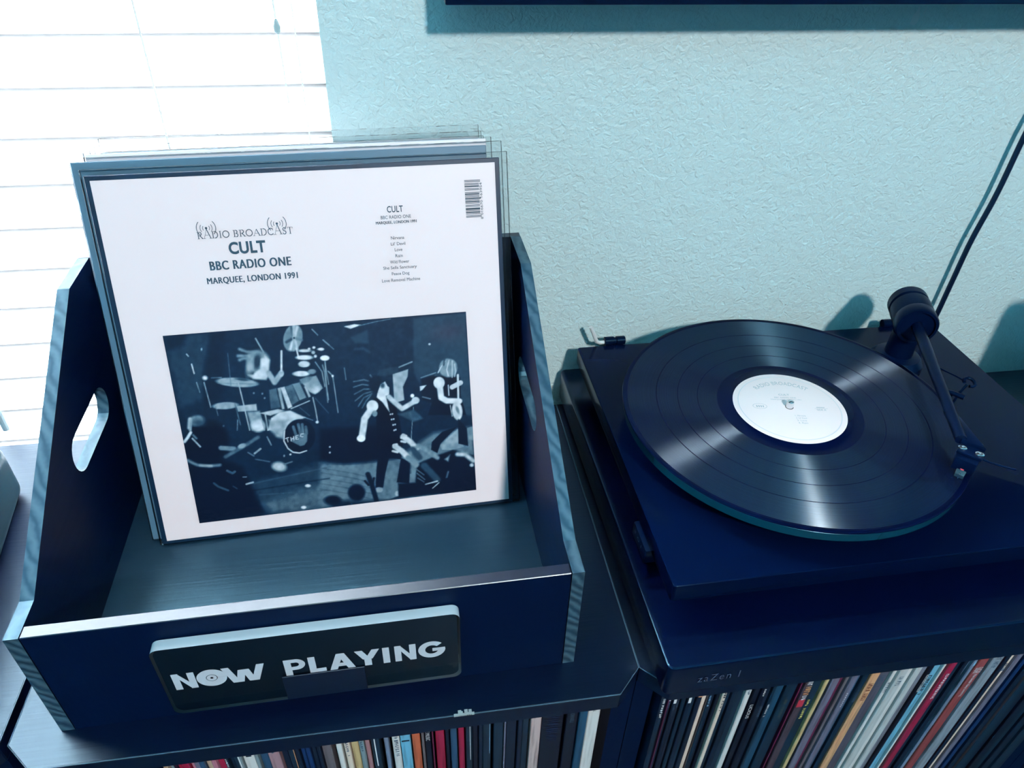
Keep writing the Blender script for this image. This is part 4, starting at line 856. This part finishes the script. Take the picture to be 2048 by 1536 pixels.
MB().lathe([(.03,PZ),(.062,PZ+.003),(.062,PZ+.012),(.045,PZ+.0230)], (RX,RY,0), seg=48).build('sub_platter', M_matte, tt)
M_plat = mat('dark_acrylic_platter', (.002,.034,.056), .22, .6, tint=TEAL)
MB().lathe([(.10,.1064),(.1488,.1064),(.1497,.1073),(.1497,.1146),(.1490,.1154),(.02,.1154)], (RX,RY,0), seg=160).build('platter', M_plat, tt)
MB().lathe([(.0033,.1154),(.0033,.1215),(.0028,.1235),(.0010,.1245)], (RX,RY,0), seg=24).build('spindle', M_chrome, tt)
# dust cover hinges at the back edge, one with its chrome rod
for hx, rod in ((-.0576, True), (.2720, False)):
    hg = MB().lathe([(.0040,-.0116),(.0048,-.0110),(.0048,-.0012),(.0036,-.0006),(.0036,.0014),(.0048,.0020),(.0048,.0110),(.0040,.0116)], (hx,.3575,.0852), axis=(1,0,0), seg=20).build('lid_hinge', M_satin, tt)
    MB().box(hx-.010,hx+.010,.3530,.3620,.066,.081).build('hinge_bracket', M_satin, hg, bevel=.001)
    if rod: MB().tube([(hx-.0105,.3575,.0840),(hx-.0165,.3572,.0838),(hx-.0205,.3566,.0860),(hx-.0232,.3560,.0925),(hx-.0290,.3550,.1065)], .0022, 12).build('chrome_rod', mat('brushed_steel', (.62,.66,.67), .3, .8), hg)
# tonearm
PV = Vector((.232,.284,.142)); ST = Vector((.1532,.0808,.1180))
ad = Vector((ST.x-PV.x, ST.y-PV.y, 0)).normalized(); an = Vector((-ad.y, ad.x, 0))
MB().lathe([(.027,PZ),(.027,PZ+.006),(.022,PZ+.012),(.014,PZ+.014),(.013,.122)], (PV.x,PV.y,0), seg=36).build('arm_base', M_satin, tt)
MB().lathe([(.019,-.008),(.020,-.006),(.020,.006),(.019,.008),(.0165,.008),(.0165,-.008)], tuple(PV+ad*.014), axis=tuple(ad), seg=32).build('gimbal_ring', M_satin, tt)
MB().lathe([(.004,-.026),(.0175,-.026),(.0195,-.024),(.0195,-.0145),(.0165,-.0135),(.0165,-.0105),(.0198,-.0095),(.0198,.016),(.0185,.018),(.0175,.0235),(.013,.0245),(.006,.0245)], tuple(PV-ad*.004), axis=tuple(ad), seg=40).build('counterweight', M_satin, tt)
HS = Vector((.163,.1035,.1385))
MB().tube([tuple(PV+ad*.016), tuple(PV+ad*.05), tuple(PV.lerp(HS,.6)), tuple(HS)], [.0056,.0054,.0049,.0045], 14).build('arm_tube', M_satin, tt)
s0, s1 = Vector((.1603,.0963,.1365)), Vector((.1691,.0870,.1365)); sx_ = (s1-s0).normalized(); sf = Vector((sx_.y, -sx_.x, 0)); 
if sf.y > 0: sf = -sf
mid_ = (s0+s1)/2
TH = Matrix(((sx_.x, -sf.x, 0, mid_.x),(sx_.y, -sf.y, 0, mid_.y),(0,0,1,mid_.z),(0,0,0,1)))
shell = MB(TH).prism([(-.0095,-.006),(.0095,-.006),(.0098,.004),(.0062,.016),(-.0022,.0195),(-.0075,.012)], -.0028, -.0004).build('headshell', M_satin, tt, bevel=.0005)
MB(TH).lathe([(.0034,-.0012),(.0034,.0006),(.0024,.0012),(.0009,.0012),(.0009,.0004),(.0001,.0004)], (-.0064,0,.0), seg=20).build('screw', M_chrome, shell)
MB(TH).lathe([(.0034,-.0012),(.0034,.0006),(.0024,.0012),(.0009,.0012),(.0009,.0004),(.0001,.0004)], (.0064,0,.0), seg=20).build('screw', M_chrome, shell)
MB(TH).tube([(.0085,-.003,-.0015),(.016,-.004,-.001),(.026,-.005,.001),(.033,-.006,.003)], [.0011,.0010,.0009,.0008], 8).build('finger_lift', M_satin, shell)
nk = PV.lerp(HS,.80); nf = Vector((mid_.x,mid_.y,HS.z))+Vector((-sf.x,-sf.y,0))*.006
nv = [nk-an*.0044, nk+an*.0044, nf+sx_*(.0092 if an.dot(sx_) > 0 else -.0092), nf-sx_*(.0092 if an.dot(sx_) > 0 else -.0092)]
MB().add([(v.x,v.y,HS.z-.0030) for v in nv]+[(v.x,v.y,HS.z+.0012) for v in nv], [(0,1,2,3),(4,7,6,5),(0,4,5,1),(1,5,6,2),(2,6,7,3),(3,7,4,0)]).build('arm_neck', M_satin, tt, bevel=.0008)
cart = MB(TH).prism([(-.0082,-.012),(.0082,-.012),(.0088,-.004),(.0088,.008),(-.0088,.008),(-.0088,-.004)], -.0145, -.0030).build('cartridge', M_satin, tt, bevel=.001)
sd = Vector((ST.x-mid_.x, ST.y-mid_.y, 0)).normalized(); sp_ = Vector((-sd.y, sd.x, 0))
n0 = Vector((mid_.x, mid_.y, .1262))+sd*.006; n1 = Vector((ST.x, ST.y, .1198))
def quadbar(a, b, wa, wb, h):
    vs = []
    for p_, w_ in ((a, wa), (b, wb)):
        for s_, zz in ((-1,-h/2),(1,-h/2),(1,h/2),(-1,h/2)): vs.append(tuple(p_+sp_*(s_*w_/2)+Vector((0,0,zz))))
    return vs, [(0,1,2,3),(7,6,5,4),(0,4,5,1),(1,5,6,2),(2,6,7,3),(3,7,4,0)]
MB().add(*quadbar(n0, n1, .0085, .0068, .0032)).build('stylus_guard', mat('smoked_plastic', (.015,.040,.055), .25), cart, bevel=.0006)
q = n0.lerp(n1,.55)+Vector((0,0,.0018)); MB().lathe([(.0001,.0008),(.0014,.0005),(.0017,0)], tuple(q), seg=16).build('red_dot', M_red, cart)
MB().lathe([(.0001,.0006),(.0007,.0004),(.0009,0)], tuple(n0.lerp(n1,.92)+Vector((0,0,.0016))), seg=12).build('bright_dot', M_chrome, cart)
MB().tube([tuple(n1+Vector((0,0,-.0004))-sd*.001), (ST.x,ST.y,.1176)], [.0006,.0002], 6).build('stylus', M_chrome, cart)
# anti-skate wire and arm lift beside the arm
aw = MB().tube([(.2385,.236,.112),(.2480,.2180,.1125),(.2520,.2110,.112)], .0009, 8); lp_ = []
for k in range(13): a = math.radians(-120+300*k/12); lp_.append((.2560+.0052*math.cos(a), .2085+.0052*math.sin(a), .1115+.0015*math.sin(a)))
aw.tube(lp_, .0016, 8); aw.tube([(.2520,.2060,.111),(.2470,.2045,.104),(.2440,.2050,PZ)], .0013, 8)
aw.build('antiskate_hook', M_satin, tt)
al = MB().tube([(.2335,.2010,PZ),(.2335,.2010,.1070)], .0022, 10); al.tube([(.2230,.2075,.1075),(.2330,.1990,.1078),(.2400,.1910,.1075)], [.0016,.0022,.0026], 10)
al.build('arm_lift', M_satin, tt)

# ================================================================== record on the platter
rec = thing('vinyl_record', 'shiny black vinyl record with a white label on the platter', 'record', (RX, RY, .1156))
def vinyl():
    # V-shaped groove walls lean about 47 degrees outward and inward; narrow flat bands separate the tracks
    mt = bpy.data.materials.new('grooved_vinyl'); mt.use_nodes = True; nt = mt.node_tree; nt.nodes.clear(); N = nt.nodes.new; K = nt.links.new
    out = N('ShaderNodeOutputMaterial'); geo = N('ShaderNodeNewGeometry'); tc = N('ShaderNodeTexCoord')
    sp = N('ShaderNodeSeparateXYZ'); K(tc.outputs['Object'], sp.inputs[0]); cb = N('ShaderNodeCombineXYZ'); K(sp.outputs[0], cb.inputs[0]); K(sp.outputs[1], cb.inputs[1])
    ln = N('ShaderNodeVectorMath'); ln.operation = 'LENGTH'; K(cb.outputs[0], ln.inputs[0])
    nr = N('ShaderNodeVectorMath'); nr.operation = 'NORMALIZE'; K(cb.outputs[0], nr.inputs[0])
    nz = N('ShaderNodeTexNoise'); nz.noise_dimensions = '1D'; nz.inputs['Scale'].default_value = 1100; nz.inputs['Detail'].default_value = 4; K(ln.outputs['Value'], nz.inputs['W'])
    rp = N('ShaderNodeValToRGB'); rp.color_ramp.interpolation = 'CONSTANT'; e = rp.color_ramp.elements
    e[0].position = 0; e[0].color = (0,0,0,1); e[1].position = .0640/.16; e[1].color = (1,1,1,1)
    for p_, c_ in ((.0815,0),(.0822,1),(.1000,0),(.1006,1),(.1192,0),(.1198,1),(.1462,0)):
        k = e.new(p_/.16); k.color = (c_,c_,c_,1)
    dv = N('ShaderNodeMath'); dv.operation = 'DIVIDE'; dv.inputs[1].default_value = .16; K(ln.outputs['Value'], dv.inputs[0]); K(dv.outputs[0], rp.inputs[0])
    amp = N('ShaderNodeMapRange'); amp.inputs[3].default_value = .45; amp.inputs[4].default_value = 1.45; K(nz.outputs[0], amp.inputs[0])
    ml = N('ShaderNodeMath'); ml.operation = 'MULTIPLY'; K(rp.outputs[0], ml.inputs[0]); K(amp.outputs[0], ml.inputs[1])
    base = N('ShaderNodeBsdfPrincipled'); base.inputs['Base Color'].default_value = (.0006,.0022,.0150,1); base.inputs['Roughness'].default_value = .14; base.inputs['IOR'].default_value = 1.15; base.inputs['Specular Tint'].default_value = (*TEAL,1)
    prev = base.outputs[0]
    for s in (1.09, -1.09):
        sc = N('ShaderNodeVectorMath'); sc.operation = 'SCALE'; sc.inputs['Scale'].default_value = s; K(nr.outputs[0], sc.inputs[0])
        ad_ = N('ShaderNodeVectorMath'); ad_.operation = 'ADD'; K(sc.outputs[0], ad_.inputs[0]); K(geo.outputs['Normal'], ad_.inputs[1])
        nn = N('ShaderNodeVectorMath'); nn.operation = 'NORMALIZE'; K(ad_.outputs[0], nn.inputs[0])
        g = N('ShaderNodeBsdfGlossy'); g.inputs['Roughness'].default_value = .21; K(nn.outputs[0], g.inputs['Normal'])
        cm = N('ShaderNodeMix'); cm.data_type = 'RGBA'; cm.inputs[6].default_value = (0,0,0,1); cm.inputs[7].default_value = (.0120,.0150,.0175,1); K(ml.outputs[0], cm.inputs[0]); cm.clamp_factor = False; K(cm.outputs[2], g.inputs['Color'])
        ass = N('ShaderNodeAddShader'); K(prev, ass.inputs[0]); K(g.outputs[0], ass.inputs[1]); prev = ass.outputs[0]
    K(prev, out.inputs[0]); return mt
prof = [(.0036,.1156),(.1500,.1156),(.1508,.1161),(.1510,.1166),(.1507,.1172),(.1498,.1175),(.1478,.1174),(.1464,.1171),(.0640,.1171),(.0630,.1170),(.0520,.1170),(.0512,.1173),(.0036,.1173),(.0036,.1156)]
MB().lathe(prof, (RX,RY,0), seg=192, caps=False).build('disc', vinyl(), rec)
lab = MB().lathe([(.0037,.11745),(.0500,.11745),(.0503,.1173)], (RX,RY,0), seg=96, caps=False).build('paper_label', mat('white_label_paper', (.98,.85,.84), .6), rec)
lu, lv = Vector((.9875,-.1575,0)), Vector((.1575,.9875,0))
ls = Sheet((RX,RY,.11745), lu, lv, .00015)
v2, f2 = text2d('RADIO BROADCAST', .052, .0052, 0, 1.05)
rad = .036
ls.put([((rad+b)*math.sin((a-.026)/rad*.95), (rad+b)*math.cos((a-.026)/rad*.95)-.003) for a,b in v2], f2)
ls.text('CULT', -.005, .0165, .010, .0026, .01); ls.text('BBC RADIO ONE', -.010, .0126, .020, .0018); ls.text('MARQUEE, LONDON 1991', -.014, .0095, .028, .0018)
ls.text('SIDE A', .024, -.0046, .0085, .0022, .01)
ls.rect(.0225,.0345,-.0018,-.0015); ls.rect(.0245,.0320,-.0004,.0004)
for k in range(4): ls.rect(-.0300+.0019*k, -.0290+.0019*k, -.0016, .0012)
for i in range(28):
    A, B = 2*math.pi*i/28, 2*math.pi*(i+1)/28; ls.poly([(-.0268+.0062*math.cos(A),.0036*math.sin(A)),(-.0268+.0065*math.cos(A),.0039*math.sin(A)),(-.0268+.0065*math.cos(B),.0039*math.sin(B)),(-.0268+.0062*math.cos(B),.0036*math.sin(B))])
for i, s in enumerate(('1. Nirvana',"2. Lil' Devil",'3. Love','4. Rain')): ls.text(s, .0015, -.0135-.0034*i, .0095-.001*(i > 1), .0020)
ls.build('lettering', mat('pale_grey_print', (.50,.53,.55), .6), lab, smooth=False)
rg = Sheet((RX,RY,.11745), lu, lv, .00012)
for i in range(96):
    A, B = 2*math.pi*i/96, 2*math.pi*(i+1)/96; rg.poly([(.0452*math.cos(A),.0452*math.sin(A)),(.0458*math.cos(A),.0458*math.sin(A)),(.0458*math.cos(B),.0458*math.sin(B)),(.0452*math.cos(B),.0452*math.sin(B))])
rg.build('pressing_ring', mat('label_ring', (.72,.74,.76), .6), lab, smooth=False)

# ================================================================== cord on the wall
def spline(P, n=10):
    P = [Vector(p) for p in P]; out = []
    for i in range(len(P)-1):
        p0, p1, p2, p3 = P[max(i-1,0)], P[i], P[i+1], P[min(i+2,len(P)-1)]
        for k in range(n):
            t_ = k/n; out.append(.5*((2*p1)+(p2-p0)*t_+(2*p0-5*p1+4*p2-p3)*t_*t_+(3*p1-p0-3*p2+p3)*t_**3))
    return [tuple(v) for v in out]+[tuple(P[-1])]
cp = [(.3560,.3640,.372),(.3530,.3655,.345),(.3469,.3655,.3017),(.3439,.3655,.2361),(.3375,.3655,.1817),(.3356,.3655,.1314),(.3332,.3655,.0780),(.3270,.3660,.0715),(.3175,.3645,.0715),(.3130,.3600,.0735),(.3125,.3578,.0740)]
M_rub = mat('black_rubber', (.0015,.0035,.020), .45, tint=TEAL)
cd = thing('power_cord', 'black power cord running up the wall behind the turntable', 'cord', (.333,.3655,.07))
MB().tube(spline(cp), .0028, 10).build('cable', M_rub, cd)
MB().box(.344,.368,.3612,WY-.0002,.3715,.398).build('plug', M_rub, cd, bevel=.002)

# ================================================================== picture frame above
fr = thing('picture_frame', 'dark hanging picture frame, only its bottom edge in view', 'frame', (.25, WY, .42))
FX0, FX1, FZ0, FZ1, FY0 = -.2359, .80, .4238, 1.10, .3220
M_fr = mat('dark_frame_lacquer', (.0018,.0055,.022), .25, tint=TEAL)
for a in ((FX0,FX1,FZ0,FZ0+.022),(FX0,FX1,FZ1-.022,FZ1),(FX0,FX0+.022,FZ0+.022,FZ1-.022),(FX1-.022,FX1,FZ0+.022,FZ1-.022)):
    MB().box(a[0],a[1],FY0,WY-.0005,a[2],a[3]).build('frame_rail', M_fr, fr, bevel=.0015)
MB().box(FX0+.02,FX1-.02,WY-.012,WY-.008,FZ0+.02,FZ1-.02).build('backing_board', mat('dark_art_paper', (.03,.05,.07), .6), fr, smooth=False)

# ================================================================== low glossy device at the left
TD = T_yaw(-.6646,.298,0,.145)
dv = thing('glossy_device', 'dark glossy device with rounded corners at the far left', 'device', tuple(TD @ Vector((-.10,-.11,0))))
MB(TD).prism(rounded(-.20,0,-.24,0,.022,8), .003, .058).build('casing', mat('dark_teal_gloss', (.001,.016,.026), .35, .08, tint=TEAL), dv, bevel=.010, bseg=5)
for fx, fy in ((-.03,-.03),(-.17,-.03),(-.03,-.21),(-.17,-.21)): MB(TD).lathe([(.008,0),(.008,.004)], (fx,fy,0), seg=16).build('foot', M_matte, dv)

# ================================================================== loudspeaker added out of view to cast the shadow on the wall
spk = thing('shadow_speaker', 'small black speaker added out of view to cast the wall shadow', 'speaker', (.508,.17,0))
MB().box(.423,.593,.09,.250,.0,.188).build('cabinet_box', M_satin, spk, bevel=.016, bseg=5)
MB().lathe([(.058,0),(.060,-.004),(.054,-.006),(.030,.004),(.0,.006)], (.508,.09,.074), axis=(0,1,0), seg=40).build('woofer_cone', M_matte, spk)
MB().lathe([(.014,0),(.014,-.003),(.010,-.004),(.0,-.008)], (.508,.09,.155), axis=(0,1,0), seg=28).build('tweeter', M_matte, spk)
